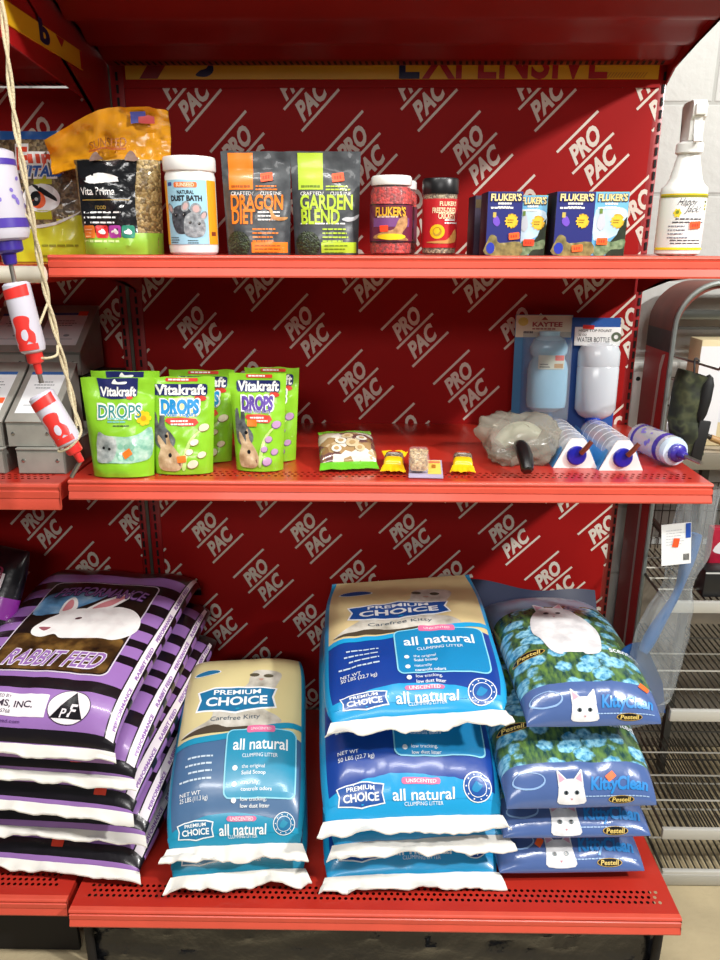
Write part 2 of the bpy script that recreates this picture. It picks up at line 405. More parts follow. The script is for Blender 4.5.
# ---- neighbouring bay on the left
bay2 = thing('shelving_unit', 'red metal shelving bay at the left edge holding the grey metal boxes', 'shelving', (-1.25, 1.6, 0))
g = G(); g.box((-1.24, 1.832, 1.0), (1.19, .02, 1.594), PANEL); pro_pac(g, -1.83, -.645, 1.797, 1.822, .07, .018); wbuild(g, 'back_panel', bay2)
upright(bay2, -.638, .022, REDDK); upright(bay2, -1.86, .03, REDDK)
g = G(); g.box((-.6225, 1.832, .95), (.008, .02, 1.86), STEEL); wbuild(g, 'filler_strip', bay2, label='bare grey steel strip')
sheet_shelf(bay2, 'shelf', -1.84, -.632, 1.33, 1.82, 1.43, .03, RED)
g = G(); g.tube([(-1.80, 1.322, 1.414), (-.604, 1.322, 1.414)], .0145, CREAM, 14); wbuild(g, 'price_rail', bay2, label='cream plastic rail with a rounded end')
sheet_shelf(bay2, 'shelf', -1.84, -.626, 1.325, 1.82, 1.03, .05)
sheet_shelf(bay2, 'base_deck', -1.86, -.646, 1.165, 1.82, .196)
canopy(bay2, -1.84, -.63, 1.80, .10, M('#8e1a15', .42, coat=.15, mottle=.1, scale=7))  # same darkened red, shade painted into this canopy too
bracket(bay2, -.622, [(1.23, 1.78), (1.23, 1.95), (1.815, 1.95), (1.815, 1.66), (1.77, 1.69), (1.69, 1.745)], REDDK)
g = G(); g.box((-1.24, 1.22, .077), (1.16, .01, .15), SLOT); wbuild(g, 'kick_plate', bay2)

# ---- yellow shelf signs
YEL = M('#e8b51f', .45); NAVY = M('#161a4a', .45); SRED = M('#b3151d', .45)
g = G(); g.box((.0045, 1.8155, 1.847), (1.17, .004, .068), YEL); sf = flatY(1.8135)
g.text('XPENSIVE', .275, 1.8515, .072, SRED, sf, .0008, w=.405, bold=.02); g.text('E', .045, 1.8515, .072, NAVY, sf, .0008, w=.045, bold=.02)
g.poly([(-.55, 1.814), (-.51, 1.814), (-.46, 1.881), (-.50, 1.881)], M('#8d1216', .45), sf, .0009)
g.poly(smooth([(-.425, 1.82), (-.40, 1.818), (-.385, 1.83), (-.39, 1.85), (-.40, 1.835), (-.415, 1.83)], 3), NAVY, sf, .0009)
for i in range(14): g.poly([(.47 + i * .0065, 1.815), (.473 + i * .0065, 1.815), (.481 + i * .0065, 1.826), (.478 + i * .0065, 1.826)], M('#c98f1c', .5), sf, .0007)
tag(g.build('shelf_sign'), 'yellow strip sign lettered in dark red under the top shelf, mostly hidden', 'sign')
g = G(); g.box((-.6185, 1.49, 1.815), (.003, .33, .034), YEL); sx = lambda a, b, h: V((-.617 + h, a, b))
g.text('b', 1.475, 1.822, .034, NAVY, sx, .0006, w=.045, bold=.05); g.poly([(1.525, 1.831), (1.55, 1.815), (1.565, 1.831)], SRED, sx, .0007)
g.poly([(1.642, 1.799), (1.654, 1.799), (1.654, 1.831), (1.642, 1.831)], SRED, sx, .0006)
tag(g.build('shelf_sign'), 'yellow strip sign with a blue letter on the bracket at upper left', 'sign')

# ================================================================ wire rack at the right
rack = thing('wire_rack', 'grey wire shop rack with a red arched frame beside the red shelving', 'rack', (.95, 1.7, 0))
BROWN = M('#7a3b2c', .55, mottle=.3, scale=14); DGREY = M('#4c4240', .6, mottle=.2); TRIM = M('#8d938f', .4, .5); ARED = M('#c01a22', .35)
def arch(r, n=10, x0=.665, x1=1.40, zt=1.385):
    out = [(x0, 0), (x0, 1.0), (x0, 1.225), (x0, 1.275)]
    out += [(x0 + r - r * math.cos(PI / 2 * i / n), zt - r + r * math.sin(PI / 2 * i / n)) for i in range(1, n + 1)]
    out += [(x1 - r + r * math.sin(PI / 2 * i / n), zt - r + r * math.cos(PI / 2 * i / n)) for i in range(1, n + 1)] + [(x1, .6), (x1, 0)]
    return out
A0 = arch(.10); A1 = [(x + (.012 if x < 1 else -.012), z - (.012 if z > 1.3 else 0)) for x, z in A0]
def arch_piece(name, i0, i1, mat, y0, y1, label=None):
    g = G()
    for k in range(i0, i1):
        a, b, c, d = A0[k], A0[k + 1], A1[k + 1], A1[k]
        P = lambda q, y: (q[0], y, q[1])
        g.quad([P(a, y0), P(b, y0), P(b, y1), P(a, y1)], mat); g.quad([P(d, y0), P(d, y1), P(c, y1), P(c, y0)], mat)
        g.quad([P(a, y0), P(d, y0), P(c, y0), P(b, y0)], mat); g.quad([P(a, y1), P(b, y1), P(c, y1), P(d, y1)], mat)
    bmesh.ops.remove_doubles(g.bm, verts=g.bm.verts[:], dist=1e-5)
    if name == 'arch_leg' and i0 == 0:
        st = [(1.80, 0), (1.812, 0), (1.815, .9), (1.800, 1.19), (1.79, 1.215), (1.772, 1.22), (1.785, 1.18), (1.80, .9)]
        g.poly(st, M('#d8d0c4', .5), lambda a, b, h: V((.665 - h, a, b)), .001)
    return wbuild(g, name, rack, label)
arch_piece('arch_leg', 0, 2, ARED, 1.757, 1.905, 'red leg with a white stripe'); arch_piece('arch_band', 2, 3, DGREY, 1.757, 1.905, 'dark grey worn band')
arch_piece('arch_top', 3, 23, BROWN, 1.757, 1.905, 'brown curved top'); arch_piece('arch_leg', 23, len(A0) - 1, ARED, 1.757, 1.905)
g = G(); g.tube([(x + .006, 1.753, z) for x, z in A0], .006, TRIM, 8); wbuild(g, 'edge_trim', rack)
g = G(); g.box((1.02, 1.925, .34), (.68, .008, .66), M('#7d7566', .7, mottle=.3, scale=9)); wbuild(g, 'back_panel', rack)  # added grey-brown sheet imitating shade on the wall behind the wires
g = G(); g.box((1.03, 1.86, 1.305), (.70, .03, .022), TRIM, .003); g.box((1.03, 1.86, 1.272), (.70, .01, .006), GREY); g.box((.693, 1.82, 1.15), (.012, .012, .32), TRIM); wbuild(g, 'top_rail', rack)
g = G(); g.box((1.03, 1.80, .985), (.70, .16, .012), M('#a59a84', .6)); g.box((1.03, 1.715, .972), (.70, .014, .04), M('#7f7868', .6), .002); wbuild(g, 'middle_shelf', rack)
for x in (.81, 1.25):
    g = G(); g.box((x, 1.80, .5), (.018, .02, .97), GREY); wbuild(g, 'post', rack)
WIRE = M('#57544c', .4, .7); RAIL = M('#c9c8c0', .35, .2); CROSS = M('#d8d4c6', .3, .5)
def wire_shelf(z, yf, yb, zb, rail=True, rz=.0, x0=.674):
    g = G(); n = 40
    for i in range(n):
        x = x0 + i * .016; g.tube([(x, yf, z), (x, yb, zb)], .0022, WIRE, 5)
    for k in range(1, 5):
        t = k / 5; g.tube([(x0, yf + (yb - yf) * t, z + (zb - z) * t + .003), (x0 + n * .016, yf + (yb - yf) * t, z + (zb - z) * t + .003)], .0024, CROSS if k < 4 else WIRE, 5)
    g.tube([(x0, yf, z), (x0, yb, zb)], .004, WIRE, 6)
    o = wbuild(g, 'wire_shelf', rack)
    if rail:
        g = G(); g.box((x0 + .32, yf - .006, z - .008 + rz), (.65, .012, .03), RAIL, .003); wbuild(g, 'price_rail', o)
    return o
wire_shelf(.655, 1.60, 1.90, .665); wire_shelf(.425, 1.50, 1.90, .435); wire_shelf(.13, 1.45, 1.90, .14); wire_shelf(.035, 1.42, 1.90, .05)
g = G(); g.box((.99, 1.415, .018), (.65, .02, .034), M('#b9b8b0', .3, .3), .006); wbuild(g, 'base_rail', rack)
g = G()
for i in range(34): x = .68 + i * .02; g.tube([(x, 1.90, .67), (x, 1.90, .86)], .0016, WIRE, 5)
for z in (.70, .74, .78, .82, .86): g.tube([(.674, 1.90, z), (1.36, 1.90, z)], .0016, WIRE, 5)
for i in range(4): g.tube([(.70 + i * .02, 1.90, .80 - i * .03), (.72 + i * .02, 1.66, .76 - i * .03)], .003, WIRE, 5)
wbuild(g, 'wire_back', rack)
g = G()
for z, y in ((1.21, 1.60), (1.155, 1.66)):
    g.tube([(.682, 1.85, z + .02), (.70, 1.83, z), (.715, y, z), (.715, y - .012, z + .012)], .0028, M('#8f8c84', .3, .8), 6)
g.tube([(.682, 1.85, 1.15), (.80, 1.85, 1.15)], .003, WIRE, 6); g.tube([(.682, 1.85, 1.08), (.80, 1.85, 1.08)], .003, WIRE, 6)
for i in range(6): g.tube([(.69 + i * .02, 1.85, 1.02), (.69 + i * .02, 1.85, 1.16)], .0018, WIRE, 5)
wbuild(g, 'hook_panel', rack)
# ================================================================ filled sacks
WHITE = M('#e9e6de', .5); PWHITE = M('#eeeeea', .3, coat=.3); BLACK = M('#131216', .3, coat=.4)
class Sack:
    """a filled sack lying on its back; a = metres across from its left side, b = metres of film from the front seam"""
    def __init__(s, xc, w, yaw, yf, yr, zb, zt, zs, zr=None, slope=0, n=4, m=2, nx=4, seed=0, amp=.004, edge=.45, tilt=0, taper=.05, sag=0, slopeb=None, vis=.84, roll=0):
        s.slopeb = slope if slopeb is None else slopeb; s.vis = vis
        s.w, s.n, s.m, s.nx, s.seed, s.amp, s.edge, s.taper, s.sag = w, n, m, nx, seed, amp, edge, taper, sag
        s.loc = V((xc, (yf + yr) / 2, zb)); s.rot = (tilt, math.radians(roll), math.radians(yaw)); s.yf, s.yr = yf - s.loc.y, yr - s.loc.y
        s.zb, s.zt, s.zs, s.zr, s.slope = 0, zt - zb, zs - zb, (zs if zr is None else zr) - zb, slope
        s.tab = [0]; N = 160; prev = None
        for i in range(N + 1):
            t = .5 - .5 * math.cos(PI * i / N); y, zt_, zb_ = s.prof(t); p = V((y, zt_))
            if prev is not None: s.tab.append(s.tab[-1] + (p - prev).length)
            prev = p
        s.L = s.tab[-1]
    def prof(s, t):
        y = s.yf + (s.yr - s.yf) * t; e = max(0, 1 - abs(2 * t - 1) ** s.n) ** (1 / s.m); zl = s.zs + (s.zr - s.zs) * t
        q = s.slope * (y - s.yf); qb = s.slopeb * (y - s.yf)
        return y, zl + (s.zt + q - zl) * e, zl + (s.zb + qb - zl) * e
    def t_of(s, b):
        b = min(max(b, 0), s.L); lo, hi = 0, len(s.tab) - 1
        while hi - lo > 1:
            mid = (lo + hi) // 2
            if s.tab[mid] <= b: lo = mid
            else: hi = mid
        i = lo + (b - s.tab[lo]) / max(1e-9, s.tab[hi] - s.tab[lo]); return .5 - .5 * math.cos(PI * i / (len(s.tab) - 1))
    def pt(s, u, t, top=True):
        y, zt, zb = s.prof(t); ue = min(1, abs(u)); e = (1 - ue ** s.nx) ** .5 if ue < 1 else 0
        zm = zb + (zt - zb) * s.edge
        x = u * s.w / 2 * (1 - s.taper * abs(2 * t - 1) ** 6)
        if top:
            z = zm + (zt - zm) * e
            q = V((x * 9, y * 9, s.seed)); nn = noise.noise(q) * s.amp * 1.3 + noise.noise(V((x * 34 + s.seed, y * 20, 1.7))) * s.amp * .45
            edge_f = min(1, min(t, 1 - t) * 14); nn += abs(noise.noise(V((x * 55, y * 6, s.seed + 5)))) * s.amp * 1.2 * max(0, 1 - t * 6)
            z += nn * e * edge_f - s.sag * (1 - e) * 0
        else: z = zm + (zb - zm) * e
        return V((x, y, z))
    def at(s, a, b): return 2 * a / s.w - 1, s.t_of(b)
    def surf(s, a, b, h):
        u, t = s.at(a, b); u = max(-.9995, min(.9995, u)); p = s.pt(u, t)
        d = .004; px = s.pt(min(u + d, .9999), t) - s.pt(max(u - d, -.9999), t); py = s.pt(u, min(t + d, 1)) - s.pt(u, max(t - d, 0))
        n = px.cross(py)
        return p + (n.normalized() if n.length > 1e-12 else V((0, 0, 1))) * h
    def body(s, matf, nu=44, nv=56):
        g = G(); us = [math.sin(PI / 2 * k) for k in lin_(-1, 1, nu)]; ts = cosn(0, 1, nv)
        bl = {t: None for t in ts}; N = len(s.tab) - 1
        for t in ts:
            i = math.acos(max(-1, min(1, 1 - 2 * t))) / PI * N; k = min(int(i), N - 1); bl[t] = s.tab[k] + (s.tab[k + 1] - s.tab[k]) * (i - k)
        bs = [bl[t] for t in ts]
        mt = (lambda u, b: matf((u + 1) * s.w / 2, b, True)) if callable(matf) else matf
        mb = (lambda u, b: matf((u + 1) * s.w / 2, b, False)) if callable(matf) else matf
        lut = dict(zip(bs, ts))
        uv = lambda u, b: ((u + 1) * s.w / 2, b)
        g.grid(lambda u, b: s.pt(u, lut[b]), us, bs, mt, uv=uv)
        g.grid(lambda u, b: s.pt(-u, lut[b], False), us, bs, mb, uv=lambda u, b: uv(-u, b))
        bmesh.ops.remove_doubles(g.bm, verts=g.bm.verts[:], dist=1e-5)
        return g
    def root(s, name, label, cat, group): return thing(name, label, cat, s.loc, s.rot, group)
    def seam(s, parent, name, mat, ln=.03, droop=.35, th=.0022, side=0, wave=.004, over=.012, front=True, marks=None):
        """the sewn end flap: a thick wavy strip leaving the end seam"""
        g = G(); n = 40; t = .004 if front else .996; sg = -1 if front else 1
        top, bot = [], []
        for r, k in enumerate((0, .35, .7, 1)):
            rt, rb = [], []
            for i in range(n + 1):
                u = -1 + 2 * i / n; p = s.pt(u * .97, t); p.x = u * (s.w / 2 * (1 - s.taper) + over * (.3 + .7 * k))
                wv = noise.noise(V((u * 3.1 + s.seed, k, 2.2))) * wave * 2 + noise.noise(V((u * 9 + s.seed, k * 2, 7))) * wave
                q = p + V((0, sg * ln * k * (1 + .18 * noise.noise(V((u * 2, s.seed, 4)))), -ln * k * droop + wv * (k + .15)))
                rt.append(g.bm.verts.new(q + V((0, 0, th)))); rb.append(g.bm.verts.new(q - V((0, 0, th * .4))))
            top.append(rt); bot.append(rb)
        for r in range(3):
            for i in range(n):
                g.f([top[r][i], top[r][i + 1], top[r + 1][i + 1], top[r + 1][i]], mat); g.f([bot[r][i + 1], bot[r][i], bot[r + 1][i], bot[r + 1][i + 1]], mat)
        for A, B in ((top[3], bot[3]), (bot[0], top[0])):
            for i in range(n): g.f([A[i], A[i + 1], B[i + 1], B[i]], mat)
        for i in (0, n):
            for r in range(3): g.f([top[r][i], top[r + 1][i], bot[r + 1][i], bot[r][i]], mat)
        bmesh.ops.recalc_face_normals(g.bm, faces=g.bm.faces[:])
        return g.build(name, parent)

# ---------------------------------------------------------------- rabbit feed: purple and black striped sacks
PUR = M('#9c72b8', .35, coat=.35, mottle=.06, scale=12, bump=.12, bscale=22); BLK = M('#141017', .3, coat=.5, bump=.2, bscale=24); PINKW = M('#f1e9ee', .55)
def rabbit_sack(sk, label, group, name='rabbit_feed_sack', full=True, stick=None, dark=False, seam=True):
    root = sk.root(name, label, 'sack', group); W, L, sf = sk.w, sk.L, sk.surf
    stripes = [(.045, .075), (.152, .182), (.24, .262), (.292, .318), (.352, .382), (.42, .45), (.49, .53), (.57, .9)]
    if dark: stripes = [(.0, .05), (.09, .13), (.17, .21), (.25, .29), (.33, .37), (.41, .45), (.50, .9)]
    pm = M('#8d2a9c', .35, coat=.35) if dark else PUR
    stripes = [(max(0, p - .014), q - .014) for p, q in stripes]
    isb = lambda b: any(p <= b < q for p, q in stripes)
    g = sk.body(lambda a, b, top: BLK if isb(b) else pm, nv=110); st = .012
    # long white gusset strip with the lettering down the right edge
    e0, e1 = (W - .060, W - .022) if dark else (W - .012, W - .002)
    g.poly([(e0 - .012, .05), (e1, .05), (e1, L - .08), (e0, L - .08)], BLK, sf, .0010, st)
    g.poly([(e0 - .009, .06), (e1 - .002, .056), (e1 - .002, L - .085), (e0 + .002, L - .085)], PINKW, sf, .0014, st)
    for k in range(4): g.text('PERFORMANCE' if k % 2 == 0 else 'RABBIT FEED', (e0 + e1) / 2 - .001, .13 + k * .125, .022 if dark else .005, PUR if not dark else M('#8a2346', .5), sf, .0018, w=.10, rot=PI / 2, bold=.03, step=st)
    if full:
        x0, x1, y0, y1 = .078, W - .058, .178, .512
        fr = rrect(x0, y0, x1, y1, .018, 5); g.poly(fr, M('#d9cfe0', .4), sf, .0012, st)
        k = .003; g.poly(rrect(x0 + k, y0 + k, x1 - k, y1 - k, .016, 5), clouds('rabbit_photo_dark', [(.3, '#0e0b0d'), (.55, '#2a1d16'), (.75, '#4c3a26')], 16), sf, .0016, st)
        GROUND = clouds('rabbit_photo_ground', [(.30, '#1d130b'), (.5, '#4d351a'), (.75, '#8d6a34')], 22)
        g.poly(rrect(x0 + .006, y0 + .006, x1 - .006, y0 + .118, .012) , GROUND, sf, .0020, st)
        SKY = clouds('rabbit_photo_sky', [(.3, '#1d2a3c'), (.5, '#5f93bf'), (.72, '#b9d7ea')], 14)
        g.poly(smooth([(x0 + .008, y0 + .19), (x0 + .07, y0 + .2), (x0 + .13, y0 + .25), (x0 + .15, y0 + .285), (x0 + .1, y0 + .29), (x0 + .015, y0 + .275)], 4), SKY, sf, .0020, st)
        FUR = clouds('rabbit_fur_white', [(.2, '#e6e0e0'), (.5, '#faf8f6')], 30); PK = M('#d98b92', .5); cx, cy = x0 + .125, y0 + .145
        g.poly(smooth([(cx - .075, cy + .02), (cx - .088, cy - .008), (cx - .08, cy - .03), (cx - .055, cy - .036), (cx - .03, cy - .026), (cx - .01, cy - .038), (cx + .03, cy - .036), (cx + .07, cy - .03), (cx + .105, cy - .034), (cx + .13, cy - .02), (cx + .145, cy + .01), (cx + .138, cy + .05), (cx + .11, cy + .08), (cx + .07, cy + .09), (cx + .02, cy + .078), (cx - .01, cy + .076), (cx - .045, cy + .062)], 4), FUR, sf, .0026, st)
        g.poly(smooth([(cx - .055, cy + .05), (cx - .062, cy + .09), (cx - .05, cy + .115), (cx - .033, cy + .1), (cx - .025, cy + .07)], 4), FUR, sf, .0026, st)
        g.poly(smooth([(cx - .053, cy + .062), (cx - .055, cy + .09), (cx - .048, cy + .105), (cx - .038, cy + .09), (cx - .036, cy + .07)], 4), PK, sf, .0030, st)
        g.poly(smooth([(cx - .005, cy + .065), (cx + .02, cy + .105), (cx + .06, cy + .14), (cx + .088, cy + .145), (cx + .078, cy + .115), (cx + .045, cy + .078)], 4), FUR, sf, .0030, st)
        g.poly(smooth([(cx + .012, cy + .078), (cx + .04, cy + .112), (cx + .078, cy + .137), (cx + .065, cy + .11), (cx + .04, cy + .085)], 4), PK, sf, .0034, st)
        g.poly(ell(cx - .002, cy + .036, .0075, .0045, 12, .5), M('#5a3038', .3), sf, .0032); g.poly(smooth([(cx - .075, cy - .006), (cx - .06, cy - .003), (cx - .048, cy - .004), (cx - .058, cy - .016)], 3), M('#9d5a63', .5), sf, .0032)
        OUT = M('#efe6f4', .4)
        for body_, yy, ww, cc, ar in (('PERFORMANCE', y1 - .045, x1 - x0 - .05, .036, .012), ('RABBIT FEED', y0 + .040, x1 - x0 - .055, .046, .0)):
            g.text(body_, (x0 + x1) / 2 + .006, yy, cc, OUT if 'RABBIT' in body_ else M('#3a2350', .4), sf, .0036, w=ww * 1.012, bold=.055, shear=.18, step=st, arc=ar); g.text(body_, (x0 + x1) / 2 + .006, yy, cc, PUR, sf, .0040, w=ww, bold=.012, shear=.18, step=st, arc=ar)
        dy = -.014; g.poly(rrect(-.0 + .004, .097 + dy, W - .155, .142 + dy, .002), PINKW, sf, .0012, st)
        DK = M('#3b3140', .5); g.text('MANUFACTURED BY', W * .30, .135 + dy, .0065, DK, sf, .0018, w=.09); g.text('HANBY FARMS, INC.', W * .30, .121 + dy, .012, DK, sf, .0018, w=.19, bold=.02); g.text('NEWPORT, OH 45768', W * .30, .106 + dy, .0065, DK, sf, .0018, w=.10)
        g.text('www.performancefeed.com', W * .30, .088 + dy, .0065, M('#4a2466', .4), sf, .0018, w=.15)
        lx, ly = W - .108, .106; g.poly(ell(lx, ly, .045, .034, 32), M('#2b2130', .4), sf, .0016, st); g.poly(ell(lx, ly, .0435, .0325, 32), PINKW, sf, .0020, st)
        g.poly([(lx - .036, ly - .022), (lx + .034, ly - .022), (lx + .008, ly + .031)], BLK, sf, .0024, st)
        g.text('P', lx - .008, ly - .012, .016, PINKW, sf, .0028, bold=.02, shear=.2); g.text('F', lx + .010, ly - .006, .024, PINKW, sf, .0028, bold=.02, shear=.2)
    g.build('sack_body', root)
    if seam: sk.seam(root, 'sewn_seam', WHITE, .017, .6, wave=.006)
    if stick: sticker(root, sf, stick, .055, .026, .014, .05, .0022, M('#f0401f', .5), marks=False)
    return root
gr = 'stack of striped rabbit feed sacks'
RS = [(.1965, .285, .212, .21, 0, .04), (.287, .365, .288, .26, .04, .07), (.367, .445, .362, .325, .07, .10), (.447, .53, .428, .275, .10, .12), (.532, .616, .492, None, .12, .12)]
RL = ['bottom sack of the purple striped rabbit feed stack, lying on the red deck', 'second sack from the bottom of the purple striped rabbit feed stack', 'middle sack of the purple striped rabbit feed stack of five', 'fourth sack up in the purple striped rabbit feed stack, right under the top one', 'top purple striped sack showing a white rabbit picture']
for i, (zb, zt, zs, stk, slb, sl) in enumerate(RS):
    sk = Sack((-.676, -.670, -.668, -.672, -.698)[i], .40, -5 + (0, 1.5, -1, .8, 0)[i], 1.222 + (0, .012, -.004, .006, .0)[i], 1.80, zb, zt, zs, zs + .02 + sl * .5, sl, 5, 2.2, 5, 10 + i, .005, slopeb=slb)
    rabbit_sack(sk, RL[i], gr, full=(i == 4), stick=stk)
for xc, yf, zb, tl, lab, yw in ((-1.062, 1.29, .50, 58, 'dark purple rabbit feed sack leaning at left, its lettered edge strip showing', -24), (-1.13, 1.17, .58, 62, 'dark purple rabbit feed sack leaning at the far left edge, half hidden', -24)):
    sk = Sack(xc, .40, yw, yf, yf + .58, zb, zb + .10, zb + .045, None, 0, 5, 2.2, 5, 31 + int(-xc * 10), .006)
    r = rabbit_sack(sk, lab, 'leaning dark rabbit feed sacks', full=False, dark=True, seam=False)
    r.rotation_euler = (math.radians(tl), 0, math.radians(yw)); 

# ---------------------------------------------------------------- cat litter sacks
def litter_sack(sk, label, group, pal, wtop=True, ears=None, text_scale=1):
    root = sk.root('litter_sack', label, 'sack', group); W, L, sf = sk.w, sk.L, sk.surf; st = .012
    main, teal, panel, pink = M(pal[0], .34, coat=.3, bump=.1, bscale=20), M(pal[1], .34, coat=.3, bump=.1, bscale=20), M(pal[2], .34, coat=.3, bump=.08, bscale=20), M('#e0709c', .4)
    cream = M(pal[3], .36, coat=.3, mottle=.05, scale=6); shield = M(pal[4], .34, coat=.3); wh = M('#f1f3f2', .4)
    X = lambda f: f * W; L = L * sk.vis; Y = lambda f: f * L
    g = sk.body(lambda a, b, top: (teal if (a < W * .035 or a > W * .965 or not top or b < L * .1) else cream if b > L * .56 else main), nv=70)
    # lower teal sweep
    g.poly([(X(i / 16), Y(.09)) for i in range(17)] + [(X(i / 16), Y(.118 + .062 * math.sin(PI * min(1, i / 16 * 1.05)) ** 1.0)) for i in range(16, -1, -1)], teal, sf, .0010, st)
    # cream field, cat, dark line
    g.poly([(X(.035), Y(.565))] + [(X(.035 + .93 * i / 14), Y(.545 + .10 * (i / 14) ** 2)) for i in range(15)] + [(X(.965), Y(.985)), (X(.035), Y(.985))], cream, sf, .0010, st)
    g.poly([(X(.03 + .94 * i / 14), Y(.515 + .10 * (i / 14) ** 2)) for i in range(15)] + [(X(.03 + .94 * i / 14), Y(.55 + .10 * (i / 14) ** 2)) for i in range(14, -1, -1)], teal, sf, .0014, st)
    CAT = clouds('cat_photo_fur_' + pal[0], [(.25, '#8f8a7c'), (.5, '#c9c5b8'), (.75, '#e9e7de')], 22)
    g.poly(smooth([(X(.10), Y(.575)), (X(.55), Y(.585)), (X(.80), Y(.62)), (X(.78), Y(.66)), (X(.66), Y(.72)), (X(.76), Y(.84)), (X(.80), Y(.95)), (X(.60), Y(.97)), (X(.55), Y(.92)), (X(.52), Y(.86)), (X(.30), Y(.76)), (X(.27), Y(.66)), (X(.12), Y(.60))], 4), CAT, sf, .0014, st)
    g.poly(smooth([(X(.08), Y(.567)), (X(.5), Y(.578)), (X(.56), Y(.60)), (X(.40), Y(.60)), (X(.30), Y(.62)), (X(.14), Y(.592))], 3), M('#4a4032', .45), sf, .0018, st)
    for ex, ey in ((.585, .935), (.70, .925)): g.poly(ell(X(ex), Y(ey), .012, .006, 12), M('#55503f', .4), sf, .0018)
    g.poly(smooth([(X(.62), Y(.905)), (X(.66), Y(.905)), (X(.645), Y(.89))], 2), M('#b58d80', .4), sf, .0018)
    # shield logo
    def logo(cx, cy, w, hh, sm):
        o = [(-.5, .30), (-.30, .38), (0, .42), (.30, .38), (.5, .30), (.46, 0), (.5, -.36), (.2, -.42), (0, -.50), (-.2, -.42), (-.5, -.36), (-.46, 0)]
        g.poly([(cx + p * (w + .010 * sm), cy + q * (hh + .010 * sm)) for p, q in o], wh, sf, .0018, st); g.poly([(cx + p * w, cy + q * hh) for p, q in o], shield, sf, .0022, st)
        g.text('PREMIUM', cx, cy + hh * .24, hh * .17, wh, sf, .0028, w=w * .62, bold=.02, step=st); g.text('CHOICE', cx, cy - hh * .10, hh * .30, wh, sf, .0028, w=w * .80, bold=.03, step=st)
        g.poly(ell(cx + w * .02, cy - hh * .40, w * .03, hh * .035, 10), teal, sf, .0028)
    logo(X(.46), Y(.775), W * .60, L * .165, 1); g.text('Carefree Kitty', X(.46), Y(.655), L * .026, M('#4b5a68', .4), sf, .0024, w=W * .38, step=st)
    # info panel
    k = .003; x0, x1, y0, y1 = X(.42), X(.92), Y(.245), Y(.575)
    g.poly(rrect(x0 - k, y0 - k, x1 + k, y1 + k, .014), M('#8fd4e8', .4), sf, .0020, st); g.poly(rrect(x0, y0, x1, y1, .012), panel, sf, .0024, st)
    g.poly(rrect(X(.56), y1 - .008, X(.77), y1 + .010, .005), pink, sf, .0028, st); g.text('UNSCENTED', X(.665), y1 + .001, .0065, wh, sf, .0032, w=X(.15))
    g.text('all natural', X(.665), y1 - .036, .026, wh, sf, .0030, w=X(.40), bold=.015, step=st); g.text('CLUMPING LITTER', X(.665), y1 - .062, .008, wh, sf, .0030, w=X(.26))
    for i, (t1, t2) in enumerate((('the original', 'Solid Scoop'), ('naturally', 'controls odors'), ('low tracking,', 'low dust litter'))):
        yy = y1 - .088 - i * .042 * (y1 - y0) / .19
        g.poly(ell(x0 + .020, yy, .0055, .0055, 12), wh, sf, .0030); g.text(t1, x0 + .034, yy + .003, .0075, wh, sf, .0030, align='l', step=None); g.text(t2, x0 + .034, yy - .010, .0075, wh, sf, .0030, align='l', bold=.01)
    g.lines(X(.09), Y(.44), X(.23), 4, .016, .004, M('#c9dbe8', .4), sf, .0016, 3, 'r'); g.text('NET WT', X(.10), Y(.275), .008, wh, sf, .0016, align='l'); g.text(pal[5], X(.10), Y(.25), .009, wh, sf, .0016, align='l', w=X(.2))
    # foot of the print
    logo(X(.21), Y(.115), W * .25, L * .085, .6)
    g.poly(rrect(X(.44), Y(.142), X(.66), Y(.165), .006), pink, sf, .0022, st); g.text('UNSCENTED', X(.55), Y(.1535), .007, wh, sf, .0028, w=X(.17), bold=.01)
    g.text('all natural', X(.56), Y(.108), .021, wh, sf, .0026, w=X(.35), bold=.015, step=st); g.text('CLUMPING LITTER', X(.56), Y(.078), .007, wh, sf, .0026, w=X(.22))
    ex, ey, er = X(.865), Y(.13), W * .075
    for q, mm, hh in ((1.08, wh, .0020), (1.0, shield, .0024), (.72, wh, .0028), (.66, shield, .0032)): g.poly(ell(ex, ey, er * q, er * q, 24), mm, sf, hh, st)
    g.poly(smooth([(ex - er * .45, ey - er * .2), (ex, ey - er * .35), (ex + er * .4, ey + er * .15), (ex + er * .1, ey + er * .1), (ex - er * .1, ey + er * .4)], 3), panel, sf, .0036)
    for i in range(10):
        a = 2 * PI * i / 10; g.poly(ell(ex + er * .86 * math.cos(a), ey + er * .86 * math.sin(a), er * .06, er * .06, 6), wh, sf, .0030)
    g.poly(ell(X(.20), Y(.965), W * .11, L * .022, 20), wh, sf, .0022, st); g.poly(ell(X(.20), Y(.965), W * .10, L * .019, 20), shield, sf, .0026, st)
    g.build('sack_body', root); sk.seam(root, 'end_flap', WHITE, .028, .40, wave=.008, over=.018)
    return root
P25 = ('#4a6d94', '#1f93b8', '#2791b4', '#dccf98', '#20729f', '25 LBS (11.3 kg)'); P50 = ('#123f96', '#1c9fd8', '#1787be', '#dcc894', '#14509f', '50 LBS (22.7 kg)')
for zb, zt, zs, lab, yf, yw, sl, slb in ((.1965, .278, .218, 'lower greyish blue litter sack under its twin, beside the purple stack', 1.205, 6, .30, 0), (.281, .375, .272, 'greyish blue litter sack with cat picture lying between purple and royal blue stacks', 1.215, 4.5, .33, .30)):
    litter_sack(Sack(-.325, .292, yw, yf, 1.64, zb, zt, zs, zs + .05 + sl * .4, sl, 3.6, 1.8, 4, int(zb * 100), .005, slopeb=slb, vis=.85, taper=.09), lab, 'greyish blue litter sacks', P25)
